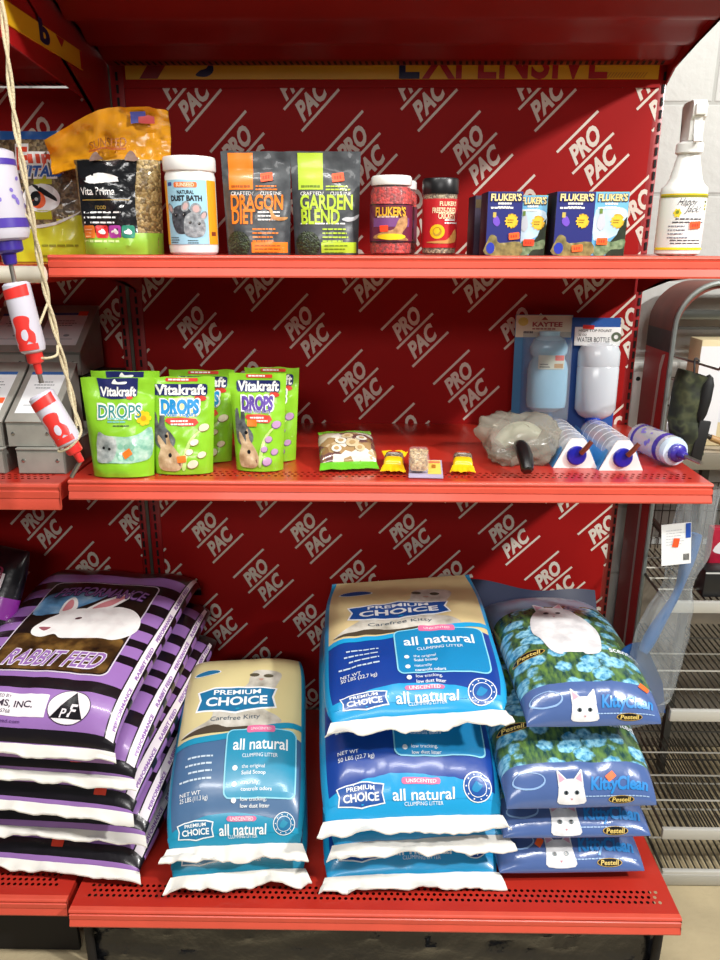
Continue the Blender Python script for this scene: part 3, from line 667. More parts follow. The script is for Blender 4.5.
RS = [(.1965, .272, .208, 1.215, 1.80, 3, 3.6, .02, 0, .042, 'bottom royal blue litter sack, flat on the red deck'), (.275, .345, .300, 1.215, 1.80, 5.5, 3.6, .05, .02, .045, 'thin royal blue litter sack second from the bottom of the stack'),
      (.350, .475, .350, 1.210, 1.76, 4, 2.6, .22, .05, .037, 'royal blue litter sack second from the top, its lower print facing out'), (.522, .612, .552, 1.275, 1.68, 2, 2.8, .15, .17, .060, 'top royal blue litter sack with the shield logo and cat picture')]
for i, (zb, zt, zs, yf, yr, yw, n, sl, slb, xc, lab) in enumerate(RS):
    litter_sack(Sack(xc, .375 if i < 3 else .385, yw, yf, yr, zb, zt, zs, zs + .06 + sl * .4, sl, n, 1.9, 4.5, 50 + i, .006, slopeb=slb, vis=.92 if i == 3 else .86, tilt=0, roll=(-4 if i == 3 else 0), taper=(.11 if i == 3 else .06)), lab, 'stack of royal blue litter sacks', P50)

# ---------------------------------------------------------------- kitten litter bags
FLOW = None
def flower_mat():
    m, nt, b = new_mat('flower_field_print'); b.inputs['Roughness'].default_value = .22; b.inputs['Coat Weight'].default_value = .6
    tc = nt.nodes.new('ShaderNodeTexCoord')
    n = nt.nodes.new('ShaderNodeTexNoise'); n.inputs['Scale'].default_value = 60; n.inputs['Detail'].default_value = 4
    mp = nt.nodes.new('ShaderNodeMapping'); mp.inputs['Scale'].default_value = (1.6, .7, 1); nt.links.new(tc.outputs['UV'], mp.inputs[0]); nt.links.new(mp.outputs[0], n.inputs['Vector'])
    r = nt.nodes.new('ShaderNodeValToRGB'); r.color_ramp.elements[0].position = .35; r.color_ramp.elements[1].position = .68
    r.color_ramp.elements[0].color = lin('#1d4444'); r.color_ramp.elements[1].color = lin('#6a8f45'); nt.links.new(n.outputs['Fac'], r.inputs[0])
    v = nt.nodes.new('ShaderNodeTexVoronoi'); v.inputs['Scale'].default_value = 27
    m2 = nt.nodes.new('ShaderNodeMapping'); m2.inputs['Scale'].default_value = (1, 1.35, 1); nt.links.new(tc.outputs['UV'], m2.inputs[0])
    wn = nt.nodes.new('ShaderNodeTexNoise'); wn.inputs['Scale'].default_value = 90; ad = nt.nodes.new('ShaderNodeMixRGB'); ad.blend_type = 'ADD'; ad.inputs[0].default_value = .012
    nt.links.new(tc.outputs['UV'], wn.inputs['Vector']); nt.links.new(m2.outputs[0], ad.inputs[1]); nt.links.new(wn.outputs['Color'], ad.inputs[2]); nt.links.new(ad.outputs[0], v.inputs['Vector'])
    r2 = nt.nodes.new('ShaderNodeValToRGB'); r2.color_ramp.elements[0].position = .47; r2.color_ramp.elements[1].position = .58; r2.color_ramp.elements[0].color = (1, 1, 1, 1); r2.color_ramp.elements[1].color = (0, 0, 0, 1)
    nt.links.new(v.outputs['Distance'], r2.inputs[0])
    r3 = nt.nodes.new('ShaderNodeValToRGB'); r3.color_ramp.elements[0].color = lin('#2f86b4'); r3.color_ramp.elements[1].color = lin('#9fdcf2'); nt.links.new(wn.outputs['Fac'], r3.inputs[0]); r3.color_ramp.elements[0].position = .35; r3.color_ramp.elements[1].position = .62
    mx = nt.nodes.new('ShaderNodeMixRGB'); nt.links.new(r2.outputs[0], mx.inputs[0]); nt.links.new(r.outputs[0], mx.inputs[1]); nt.links.new(r3.outputs[0], mx.inputs[2]); nt.links.new(mx.outputs[0], b.inputs['Base Color'])
    return m
FLOW = flower_mat(); CBLUE = M('#5069a0', .2, coat=.7, mottle=.06, scale=10, bump=.16, bscale=20); CNAVY = M('#091a40', .4, coat=.2); WFUR = clouds('kitten_fur', [(.3, '#c9c9cc'), (.6, '#f1f1f2')], 26)
GREYSKY = clouds('bag_top_haze', [(.3, '#6d86a6'), (.7, '#93a6b8')], 8)
def cat_head(g, sf, cx, cy, k, h, st):
    g.poly(smooth([(cx - .034 * k, cy - .036 * k), (cx - .036 * k, cy - .012 * k), (cx - .030 * k, cy + .014 * k), (cx - .012 * k, cy + .024 * k), (cx + .012 * k, cy + .024 * k), (cx + .030 * k, cy + .014 * k), (cx + .036 * k, cy - .012 * k), (cx + .034 * k, cy - .036 * k)], 3), WFUR, sf, h, st)
    for sg in (-1, 1):
        g.poly([(cx + sg * .034 * k, cy + .006 * k), (cx + sg * .034 * k, cy + .044 * k), (cx + sg * .031 * k, cy + .046 * k), (cx + sg * .008 * k, cy + .022 * k)], WFUR, sf, h + .0003, st)
        g.poly([(cx + sg * .030 * k, cy + .016 * k), (cx + sg * .031 * k, cy + .039 * k), (cx + sg * .014 * k, cy + .024 * k)], M('#d7a0b4', .35), sf, h + .0006, st)
        g.poly(ell(cx + sg * .0145 * k, cy - .008 * k, .0065 * k, .0052 * k, 12), M('#5d6b72', .2), sf, h + .0006); g.poly(ell(cx + sg * .0145 * k, cy - .008 * k, .003 * k, .0045 * k, 10), BLACK, sf, h + .0009)
    g.poly([(cx - .004 * k, cy - .022 * k), (cx + .004 * k, cy - .022 * k), (cx, cy - .027 * k)], M('#c98d98', .35), sf, h + .0006)
def oval_logo(g, sf, cx, cy, k, h):
    g.poly(ell(cx, cy, .03 * k, .009 * k, 20), M('#c7a24a', .4), sf, h); g.poly(ell(cx, cy, .028 * k, .0078 * k, 20), BLACK, sf, h + .0003); g.text('Pestell', cx, cy, .009 * k, M('#e2c56c', .4), sf, h + .0006, w=.042 * k, bold=.02, shear=.2)
def cat_bag(sk, label, band0, band1, stick, top=False, cx=.43):
    root = sk.root('cat_litter_bag', label, 'bag', 'stack of flowery cat litter bags'); W, L, sf = sk.w, sk.L, sk.surf; st = .012
    g = sk.body(lambda a, b, t: CBLUE if b < band1 and t else FLOW if (b < L * .66 and t) else (GREYSKY if t else CBLUE), nv=72)
    bm_ = (band0 + band1) / 2; k = (band1 - band0) / .088
    cat_head(g, sf, W * cx, band0 + .030 * k, k * .86, .0014, st)
    g.text('KittyClean', W * .755, bm_ - .002 * k, .026 * k, M('#2b86cf', .3), sf, .0016, w=W * .38, bold=.04, shear=.15, step=st)
    for i in range(18): x = W * (.52 + .024 * i); g.poly(rrect(x, band0 + .012, x + W * .02, band0 + .014), M('#a9c6e6', .3), sf, .0014)
    oval_logo(g, sf, W * .76, band0 + .006, .9, .0016)
    g.ring(ell(W * .16, bm_ + .006, .034, .017, 24), ell(W * .16, bm_ + .007, .031, .0145, 24), M('#8fb2dd', .3), sf, .0014, st)
    oval_logo(g, sf, W * .13, band1 + .085, 1.1, .0016); g.text('scented', W * .85, band1 + .085, .016, M('#e6eef2', .3), sf, .0016, w=.065, bold=.02, step=st)
    if top:
        kx, ky = W * .47, L * .46
        g.poly(smooth([(kx - .05, ky - .075), (kx - .028, ky - .088), (kx - .02, ky - .06), (kx + .012, ky - .062), (kx + .02, ky - .088), (kx + .05, ky - .088), (kx + .065, ky - .05), (kx + .07, ky + .0), (kx + .045, ky + .055), (kx + .03, ky + .085), (kx - .03, ky + .09), (kx - .06, ky + .055), (kx - .07, ky + .0), (kx - .06, ky - .03)], 4), WFUR, sf, .0016, st)
        cat_head(g, sf, kx - .008, ky + .075, .95, .0020, st)
        for sg in (): g.poly([(kx - .012 + sg * .03, ky + .075), (kx - .012 + sg * .048, ky + .112), (kx - .012 + sg * .012, ky + .09)], WFUR, sf, .0019, st); g.poly(ell(kx - .012 + sg * .02, ky + .062, .007, .003, 10), M('#6b6a66', .3), sf, .0022)
    g.build('bag_body', root)
    if top:
        # flat welded header standing up behind, with a slot handle
        g = G(); y1 = sk.yr + .005; x0, x1 = -.185, .165; zz = sk.prof(.97)[1] - .078
        def hd(a, b, off): return V((x0 + (x1 - x0) * a, y1 - .02 + .045 * b + .006 * math.sin(a * 9) * b + off, zz + .115 * b + .006 * math.sin(a * 7 + 1) * b - .04 * a * b))
        g.grid(lambda a, b: hd(a, b, 0), lin_(0, 1, 28), lin_(0, 1, 8), CNAVY); g.grid(lambda a, b: hd(1 - a, b, .002), lin_(0, 1, 28), lin_(0, 1, 8), CNAVY)
        for a0 in (.36, .54): g.poly(ell(a0, .52, .055, .13, 14), M('#7d1418', .5), lambda a, b, h: hd(a, b, -h), .001)
        g.build('sealed_header', root)
    sticker(root, sf, stick[0] * W, band0 + stick[1], .020, .013, stick[2], .0022, M('#ff6a28', .5), marks=False)
    return root
CB = [(.1965, .285, .225, 1.222, .055, 0, 2.4, (.30, .045, .9), 'bottom flowery blue cat litter bag, lying on the red deck'), (.288, .372, .315, 1.222, .05, 0, 2.4, (.56, .075, 0), 'second flowery blue cat litter bag from the bottom of its stack'),
      (.375, .50, .395, 1.215, .035, .09, 2.6, (.70, .05, .6), 'third flowery blue cat litter bag, under the top one'), (.525, .652, .55, 1.265, .02, .02, 2.4, (.90, .07, -.6), 'top flowery blue cat litter bag with a sitting white kitten')]
for i, (zb, zt, zs, yf, xo, sl, n, stk, lab) in enumerate(CB):
    sk = Sack((.380, .382, .378, .403)[i], (.312, .312, .312, .280)[i], (2, 2, 3, 3)[i], yf, 1.72, zb, zt, zs, zs + .02, sl, n, 2.0, (5, 5, 5, 3)[i], 70 + i, .005, taper=.03)
    cat_bag(sk, lab, (.012, .006, .010, .012)[i], (.098, .090, .088, .088)[i], stk, i == 3)
# ================================================================ products on the top shelf (z = 1.451)
ZT, ZM = 1.4465, 1.037
class Pouch:
    """stand-up pouch; a across 0..w (at mid height), b up 0..h, front towards -Y"""
    def __init__(s, w, h, depth, wt=None, wb=None, seed=0, seal=.82, crease=.0015):
        s.w, s.h, s.d, s.wt, s.wb, s.seed, s.seal, s.crease = w, h, depth, wt or w, wb or w, seed, seal, crease
    def wid(s, v): return s.wb + (s.wt - s.wb) * v
    def thick(s, v):
        t = max(0, 1 - v / s.seal); return s.d / 2 * min(1, t ** .75) * (1 if v > .08 else .86 + .14 * v / .08) + .0008
    def pt(s, u, v, side=-1):
        e = max(0, 1 - abs(u) ** 2.6) ** .6; y = side * s.thick(v) * e
        x = u * s.wid(v) / 2; n = noise.noise(V((x * 22, v * 5, s.seed))) * s.crease * 2.2 + noise.noise(V((x * 60, v * 14, s.seed + 3))) * s.crease
        z = v * s.h - .004 * (1 - u * u) * max(0, 1 - v * 8) * 0
        return V((x, y + n * min(1, (1 - abs(u)) * 6 + .1), z + .003 * noise.noise(V((u * 2, s.seed, 1))) * (v > .99)))
    def surf(s, a, b, h): u = 2 * a / s.w - 1; return s.pt(max(-1, min(1, u)), max(0, min(1, b / s.h))) + V((0, -h, 0))
    def body(s, mat, mback=None, nu=26, nv=34):
        g = G(); us, vs = lin_(-1, 1, nu), lin_(0, 1, nv); uv = lambda u, v: ((u + 1) * s.w / 2, v * s.h)
        mt = (lambda u, v: mat((u + 1) / 2, v)) if callable(mat) else mat
        g.grid(lambda u, v: s.pt(u, v), us, vs, mt, uv=uv); g.grid(lambda u, v: s.pt(-u, v, 1) + V((0, .0008, 0)), us, vs, mback or mt, uv=lambda u, v: uv(-u, v))
        m0 = mt(0, .01) if callable(mt) else mt
        A = [g.bm.verts.new(s.pt(u, 0)) for u in us]; B = [g.bm.verts.new(s.pt(u, 0, 1)) for u in us]
        for i in range(nu - 1): g.f([A[i + 1], A[i], B[i], B[i + 1]], m0, False)
        return g
WH = M('#f3f3f0', .4); DARKTXT = M('#20242c', .5)
def bars(g, x0, x1, y, n, gap, th, mat, sf, h=.0012, seed=0): g.lines(x0, y, x1 - x0, n, gap, th, mat, sf, h, seed)

# --- reptile food pouches
def reptile_pouch(x, y, label, accent, l1, l2, tone, stk, seed, yaw):
    p = Pouch(.126, .179, .062, .128, .118, seed, .80); g = p.body(clouds('charcoal_pouch', [(.3, '#33363a'), (.6, '#4b4f52')], 40, .38, .25)); sf = p.surf; W, H = p.w, p.h
    root = thing('reptile_food_pouch', label, 'pouch', (x, y, ZT), (0, 0, math.radians(yaw)), 'charcoal reptile food pouches')
    ac = M(accent, .35, coat=.3); st = .008
    g.poly(rrect(W * .10, H * .635, W * .46, H * .985), ac, sf, .0008, st); g.lines(W * .14, H * .655, W * .28, 1, .01, .004, M(tone, .4), sf, .0012, 1)
    for i in range(8): g.text('CRAFTED/'[i], W * (.15 + .044 * i), H * .598, .0062, WH, sf, .0012)
    for i in range(7): g.text('CUISINE'[i], W * (.59 + .045 * i), H * .598, .0062, WH, sf, .0012)
    g.text(l1, W * .51, H * .515, .0245, ac, sf, .0012, w=W * .78, bold=.03, step=st); g.text(l2, W * .13, H * .375, .0245, ac, sf, .0012, w=W * (.36 if len(l2) == 4 else .58), bold=.03, step=st, align='l')
    bars(g, W * .53, W * .88, H * .41, 3, .0065, .0024, WH, sf, .0012, seed) if len(l2) == 4 else bars(g, W * .12, W * .92, H * .30, 1, .006, .0024, WH, sf, .0012, seed)
    bars(g, W * .45, W * .86, H * .245, 4, .007, .0026, ac, sf, .0012, seed + 5); bars(g, W * .50, W * .88, H * .66, 2, .0055, .0025, ac, sf, .0012, seed + 2)
    # printed animal at the end of the title
    if len(l2) == 4: g.poly(smooth([(W * .70, H * .44), (W * .73, H * .46), (W * .78, H * .39), (W * .86, H * .37), (W * .97, H * .37), (W * .93, H * .34), (W * .84, H * .335), (W * .74, H * .345), (W * .70, H * .32), (W * .73, H * .37)], 3), clouds('lizard_print', [(.3, '#a6683a'), (.7, '#e3b06a')], 60), sf, .0016, st)
    else: g.poly(smooth([(W * .74, H * .345), (W * .80, H * .37), (W * .90, H * .37), (W * 1.0, H * .40), (W * .96, H * .35), (W * .84, H * .325)], 3), M('#b9bcc0', .4), sf, .0016, st)
    g.poly(rrect(W * .43, H * .02, W * .97, H * .125), ac, sf, .0010, st); bars(g, W * .48, W * .9, H * .085, 3, .006, .0022, M(tone, .4), sf, .0014, seed)
    g.poly(ell(W * .22, H * .105, W * .19, H * .13, 24, 0), cells('green_pellets', ['#1c2416', '#2c3722', '#3c4a2c', '#252d1c'], 300), sf, .0013, st)
    g.build('pouch_body', root)
    sticker(root, sf, W * stk, H * .755, .022, .015, .12, .0026)
reptile_pouch(-.247, 1.45, 'charcoal pouch with an orange title, beside the white dust bath tub', '#f58220', 'DRAGON', 'DIET', '#a8560f', .66, 3, -2)
reptile_pouch(-.120, 1.45, 'charcoal pouch with a lime green title, beside the orange titled one', '#b5d334', 'GARDEN', 'BLEND', '#6d8416', .68, 8, 1)

# --- dust bath tub
t = thing('dust_bath_tub', 'white tub with a pale blue and orange label showing two chinchillas', 'tub', (-.369, 1.452, ZT))
g = G(); g.lathe([(.040, 0), (.0445, .004), (.0455, .012), (.0455, .135), (.044, .140), (.043, .146)], PWHITE, 48); g.build('tub_body', t)
g = G(); g.lathe([(.0462, .144), (.0475, .146), (.0475, .164), (.046, .168), (.0, .168)], PWHITE, 48); g.build('lid', t)
sf = cyl(.0455, 0); g = G(); st = .005; r = .0455
g.poly(rrect(-.068, .018, .068, .128), M('#f2a51e', .45), sf, .0006, st); g.poly(rrect(-.040, .018, .0395, .128), M('#9fcfe3', .45), sf, .0010, st)
g.poly(rrect(-.021, .115, .021, .124, .003), M('#e9753a', .45), sf, .0014, st); g.text('SUNSEED', 0, .1195, .006, M('#fbe3c0', .5), sf, .0018, w=.032, bold=.03); g.poly(rrect(-.036, .118, -.026, .124), M('#3b4f94', .5), sf, .0014)
g.text('NATURAL', 0, .107, .0062, DARKTXT, sf, .0014, w=.03, bold=.03); g.text('DUST BATH', 0, .097, .0085, DARKTXT, sf, .0014, w=.058, bold=.05)
CH1 = clouds('chinchilla_dark', [(.3, '#24262b'), (.6, '#4f545b'), (.8, '#8e949a')], 120, .5, 0); CH2 = clouds('chinchilla_grey', [(.3, '#63686d'), (.6, '#9da3a7'), (.8, '#d6d9da')], 120, .5, 0)
g.poly(smooth([(-.030, .060), (-.026, .078), (-.010, .085), (.006, .078), (.010, .062), (.006, .042), (-.008, .036), (-.022, .040)], 4), CH1, sf, .0014, st)
g.poly(smooth([(-.006, .045), (-.002, .066), (.012, .074), (.026, .068), (.033, .050), (.028, .034), (.012, .030), (-.002, .034)], 4), CH2, sf, .0018, st)
for ex, ey, rx, ry, ro in ((-.031, .080, .006, .010, .6), (-.001, .083, .007, .010, -.5), (.017, .079, .010, .010, -.3), (.030, .068, .006, .009, -.7)): g.poly(ell(ex, ey, rx, ry, 14, ro), CH2, sf, .0020, st); g.poly(ell(ex, ey, rx * .6, ry * .65, 12, ro), M('#c8a7a4', .5), sf, .0023, st)
for ex, ey in ((-.019, .068), (-.004, .069), (.006, .056), (.021, .054)): g.poly(ell(ex, ey, .0026, .0026, 8), BLACK, sf, .0024); g.poly(ell(ex - .0006, ey + .0008, .0007, .0007, 6), WH, sf, .0027)
bars(g, -.036, -.012, .029, 3, .004, .0014, DARKTXT, sf, .0016, 4); bars(g, .0, .022, .024, 2, .004, .0014, DARKTXT, sf, .0016, 5)
g.poly(rrect(.046, .033, .058, .040), M('#8a3a22', .5), sf, .0010); g.build('wrap_label', t)

# --- rodent food bag with orange crumpled top
t = thing('rodent_food_bag', 'clear and black food bag of pellets with a crumpled orange folded top', 'bag', (-.508, 1.475, ZT), (0, 0, math.radians(3)))
p = Pouch(.154, .166, .085, .158, .148, 21, 1.5, .003); sf = p.surf; W, H, st = p.w, p.h, .008
PEL = cells('tan_pellets', ['#8d7446', '#a88e58', '#6f5a34', '#b59c68', '#7d6a40'], 190, .45, .5)
g = p.body(PEL); g.poly(rrect(W * .0, 0, W * 1.0, H * .23), M('#8fbf3a', .35, coat=.4), sf, .001, st)
BLG = M('#17181b', .16, coat=.8, bump=.5, bscale=26); g.poly([(W * .03, H * .23), (W * .74, H * .23), (W * .72, H * .6), (W * .76, H * .99), (W * .05, H * .99)], BLG, sf, .0012, st)
for i, c in enumerate(('#e0782a', '#cf2d2d', '#a43a94', '#2c8a70')):
    g.poly(rrect(W * (.06 + .165 * i), H * .175, W * (.215 + .165 * i), H * .31, .004), M(c, .35, coat=.3), sf, .0016, st)
    if i: cx = W * (.137 + .165 * i); g.poly(smooth([(cx - .006, H * .225), (cx - .007, H * .25), (cx - .002, H * .26), (cx, H * .275), (cx + .004, H * .262), (cx + .007, H * .235), (cx + .004, H * .215)], 3), WH, sf, .0020, st)
    else: bars(g, W * .08, W * .19, H * .26, 3, .006, .002, M('#f2c89a', .5), sf, .002, 2)
g.text('Vita Prima', W * .28, H * .67, .013, WH, sf, .0016, w=W * .42, bold=.01); g.text('FOOD', W * .30, H * .50, .006, M('#c9a94e', .4), sf, .0016, w=W * .14)
g.poly(rrect(W * .08, H * .575, W * .66, H * .582), M('#c9a94e', .4), sf, .0016, st); bars(g, W * .08, W * .62, H * .44, 3, .009, .0028, WH, sf, .0016, 7); bars(g, W * .05, W * .6, H * .13, 1, .009, .004, M('#cfe89a', .4), sf, .0014, 8)
g.poly(smooth([(W * .12, H * .80), (W * .3, H * .86), (W * .5, H * .83), (W * .56, H * .78), (W * .4, H * .76), (W * .2, H * .75)], 3), WH, sf, .0016, st); g.build('bag_body', t)
g = G(); OR = M('#eda21c', .25, coat=.6, mottle=.08, scale=25)
def top_(u, v):
    w_ = .106 + .004 * v; x = -.012 + u * w_ - .008 * (u < 0) * u * u + .012 * (1 - v) * (u > 0) * 0; n = noise.noise(V((u * 3, v * 4, 8.3))) * .010 + noise.noise(V((u * 9, v * 7, 2.3))) * .004
    z = .163 - .022 * max(0, -u) ** 1.5 * (1 - v) + v * (.086 - .042 * max(0, -u - .1)) + .012 * u * v - (.02 * max(0, u - .75) * 4 * (v - .5))
    return V((x, -.030 + .05 * v * (1 - v) + .012 * v + n + .02 * u * u, z + n * .5))
for off in (0, .010):
    g.grid(lambda u, v: top_(u if off == 0 else -u, v) + V((0, off + (.022 * (1 - v)), 0)), lin_(-1, 1, 40), lin_(0, 1, 16), OR)
A = [top_(u, 1) for u in lin_(-1, 1, 30)]
ts = lambda a, b, h: top_(a, b) + V((0, -h, 0))
g.poly(rrect(.42, .70, .66, .90), M('#4a4f9c', .4), ts, .003, .1); g.poly(rrect(.54, .70, .80, .82), M('#c84a4a', .4), ts, .0034, .1); g.text('SUNSEED', .02, .36, .18, M('#9d5a12', .4), ts, .003, w=.62, bold=.02); g.poly(rrect(-.3, .22, .33, .26), M('#9d4a12', .4), ts, .003, .1)
for a in (-.18, .42): g.poly(smooth([(a - .10, .0), (a - .06, .16), (a + .0, .2), (a + .08, .08), (a + .12, .0)], 3), M('#6f5346', .5), ts, .0034, .1)
g.build('folded_top', t)
# --- hay pellet bag at far left on the neighbouring bay
t = thing('bird_food_bag', 'tall yellow green bag with a pellet window, half behind the hanging cord', 'bag', (-.690, 1.545, 1.4315), (0, 0, math.radians(-3)))
p = Pouch(.19, .240, .07, .17, .19, 41, .95, .003); sf = p.surf; W, H, st = p.w, p.h, .009
YG = M('#c9c92a', .32, coat=.5, mottle=.08, scale=15); DP = cells('brown_pellets', ['#6b5940', '#85704f', '#574731', '#93805c'], 150, .45, .5)
g = p.body(lambda a, v: M('#2460b0', .3, coat=.5) if v > .93 else YG if v < .27 + .12 * max(0, a - .55) / .45 else DP)
g.poly(smooth([(W * .3, H * .26), (W * .55, H * .265), (W * .75, H * .30), (W * .93, H * .37), (W * .96, H * .40), (W * .9, H * .37), (W * .7, H * .31), (W * .5, H * .285)], 3), M('#dfdcd4', .3), sf, .0012, st)
g.poly(rrect(W * .50, H * .60, W * .70, H * .66), YG, sf, .0012, st); g.poly(rrect(W * .50, H * .33, W * .68, H * .40), YG, sf, .0012, st)
g.poly(ell(W * .58, H * .495, W * .20, H * .11, 24), M('#e7e7e6', .3), sf, .0012, st); g.poly(smooth([(W * .48, H * .60), (W * .60, H * .57), (W * .72, H * .51), (W * .74, H * .47), (W * .68, H * .49), (W * .56, H * .54)], 3), BLACK, sf, .0016, st); g.poly(ell(W * .54, H * .48, W * .085, H * .065, 20, -.4), M('#e8602a', .35), sf, .0018, st); g.poly(ell(W * .515, H * .49, W * .06, H * .06, 18, -.4), BLACK, sf, .0022, st); g.poly(ell(W * .53, H * .485, W * .02, H * .014, 10), M('#9a9a98', .3), sf, .0026, st)
g.text('Furr', W * .58, H * .795, .042, WH, sf, .0014, w=W * .54, bold=.10, step=st); g.text('Furr', W * .58, H * .795, .038, M('#e04a2a', .35), sf, .0018, w=W * .50, bold=.04, step=st)
g.text('VITALS', W * .59, H * .70, .022, WH, sf, .0022, w=W * .52, bold=.10, step=st, shear=.2); g.text('VITALS', W * .59, H * .70, .019, M('#2a5db4', .35), sf, .0026, w=W * .48, bold=.04, step=st, shear=.2)
g.poly(ell(W * .80, H * .905, W * .10, H * .05, 20), M('#2f6cb8', .3), sf, .0014, st); g.poly(ell(W * .80, H * .915, W * .06, H * .02, 16), WH, sf, .0018, st)
bars(g, W * .55, W * .95, H * .12, 2, .02, .004, M('#8f8f1a', .4), sf, .0012, 3)
g.build('bag_body', t)

# --- two jars of red pellets, one of crickets
def jar(name, label, cat, x, y, r, h, fill, lidm, lab, group=None, hl=.016, sc=1.0, z0=ZT, lr=None):
    t = thing(name, label, cat, (x, y, z0), (0, 0, 0), group); n = 40
    g = G(); g.lathe([(r * .8, .0015), (r * .95, .004), (r * .97, h * .1), (r * .97, h * .80), (r * .86, h - hl - .003), (0, h - hl - .003)], fill, n); g.build('contents', t)
    g = G(); g.lathe([(r * .86, 0), (r, .004), (r, h * .80), (r * .90, h - hl - .002), (r * .88, h - hl)], clear('#ffffff', .05, .05), n); g.build('jar_body', t)
    lr = lr or r * .94; g = G(); g.lathe([(lr, h - hl), (lr * 1.02, h - hl + .002), (lr * 1.02, h - .003), (lr * .96, h), (0, h)], lidm, n); g.build('lid', t)
    g = G(); lab(g, cyl(r, 0), r, h); g.build('wrap_label', t); return t
def lab_red(g, sf, r, h):
    st = .005; g.poly(rrect(-r * 1.9, h * .17, r * 1.9, h * .64), M('#6d2440', .4, coat=.2), sf, .0006, st)
    for b in (.635, .165): g.poly(rrect(-r * 1.9, h * b, r * 1.9, h * (b + .012)), BLACK, sf, .0009, st)
    g.poly(rrect(-r * .95, h * .36, r * .95, h * .47), M('#7d4a86', .4), sf, .0010, st)
    g.text("FLUKER'S", -.002, h * .545, .0155, M('#2a1118', .4), sf, .0012, w=r * 1.52, bold=.07); g.text("FLUKER'S", -.002, h * .55, .0145, M('#f2b731', .4), sf, .0016, w=r * 1.48, bold=.03)
    bars(g, -r * .7, r * .6, h * .475, 1, .005, .003, M('#e6c7b4', .4), sf, .0014, 2); g.poly(smooth([(-r * .98, h * .22), (-r * .4, h * .30), (r * .1, h * .33), (r * .35, h * .46), (r * .75, h * .50), (r * .8, h * .38), (r * .5, h * .27), (r * .9, h * .19), (0, h * .20)], 3), clouds('dragon_print', [(.3, '#8a5a34'), (.7, '#d9a870')], 90, .45, .2), sf, .0014, st)
    g.poly(smooth([(-r * .6, h * .215), (0, h * .195), (r * .6, h * .215), (r * .62, h * .255), (0, h * .275), (-r * .6, h * .255)], 3), M('#f3d21f', .4), sf, .0020, st)
RP = cells('red_pellets', ['#b31a16', '#971210', '#c92a20', '#7d0f0d'], 210, .5, .1); BP = cells('cricket_mix', ['#7d6c50', '#988664', '#5c4e38', '#b0a07e'], 330, .5, .3)
tj = jar('pellet_jar', 'clear jar of red pellets with a white lid, front one of two', 'jar', 0.0, 1.44, .0385, .136, RP, PWHITE, lab_red, 'red pellet jars'); sticker(tj, cyl(.0385, 0), -.0135, .046, .0155, .011, .05, .0022, M('#ff4a22', .5), False)
jar('pellet_jar', 'jar of red pellets with a white lid, standing behind the front one', 'jar', .0145, 1.54, .0385, .136, RP, PWHITE, lab_red, 'red pellet jars')
def lab_crick(g, sf, r, h):
    st = .004; g.poly(rrect(-r * 1.9, h * .10, r * 1.9, h * .735), M('#c01f26', .4, coat=.2), sf, .0006, st)
    cr = M('#f1dcb4', .4); g.text("FLUKER'S", r * .45, h * .67, .0070, cr, sf, .0012, w=r * 1.1, bold=.03); g.text('FREEZE-DRIED', r * .22, h * .585, .0085, cr, sf, .0012, w=r * 1.45, bold=.03); g.text('CRICKETS', r * .36, h * .515, .0100, cr, sf, .0012, w=r * 1.05, bold=.03)
    bars(g, r * .2, r * 1.1, h * .45, 2, .005, .0025, WH, sf, .0012, 6); g.poly(ell(-r * .2, h * .31, .0135, .0125, 20), M('#f1c318', .4), sf, .0012, st); g.poly(ell(-r * .2, h * .31, .008, .008, 16), M('#b98f1a', .4), sf, .0016)
    g.poly(smooth([(-r * .9, h * .17), (-r * .2, h * .19), (r * .4, h * .21), (r * .9, h * .34), (r * 1.1, h * .26), (r * .9, h * .17), (0, h * .155)], 3), M('#c9924e', .45), sf, .0014, st)
jar('cricket_jar', 'clear jar of dried crickets with a black lid and red label', 'jar', .090, 1.45, .0318, .133, BP, M('#141416', .35), lab_crick, hl=.027, lr=.0325)

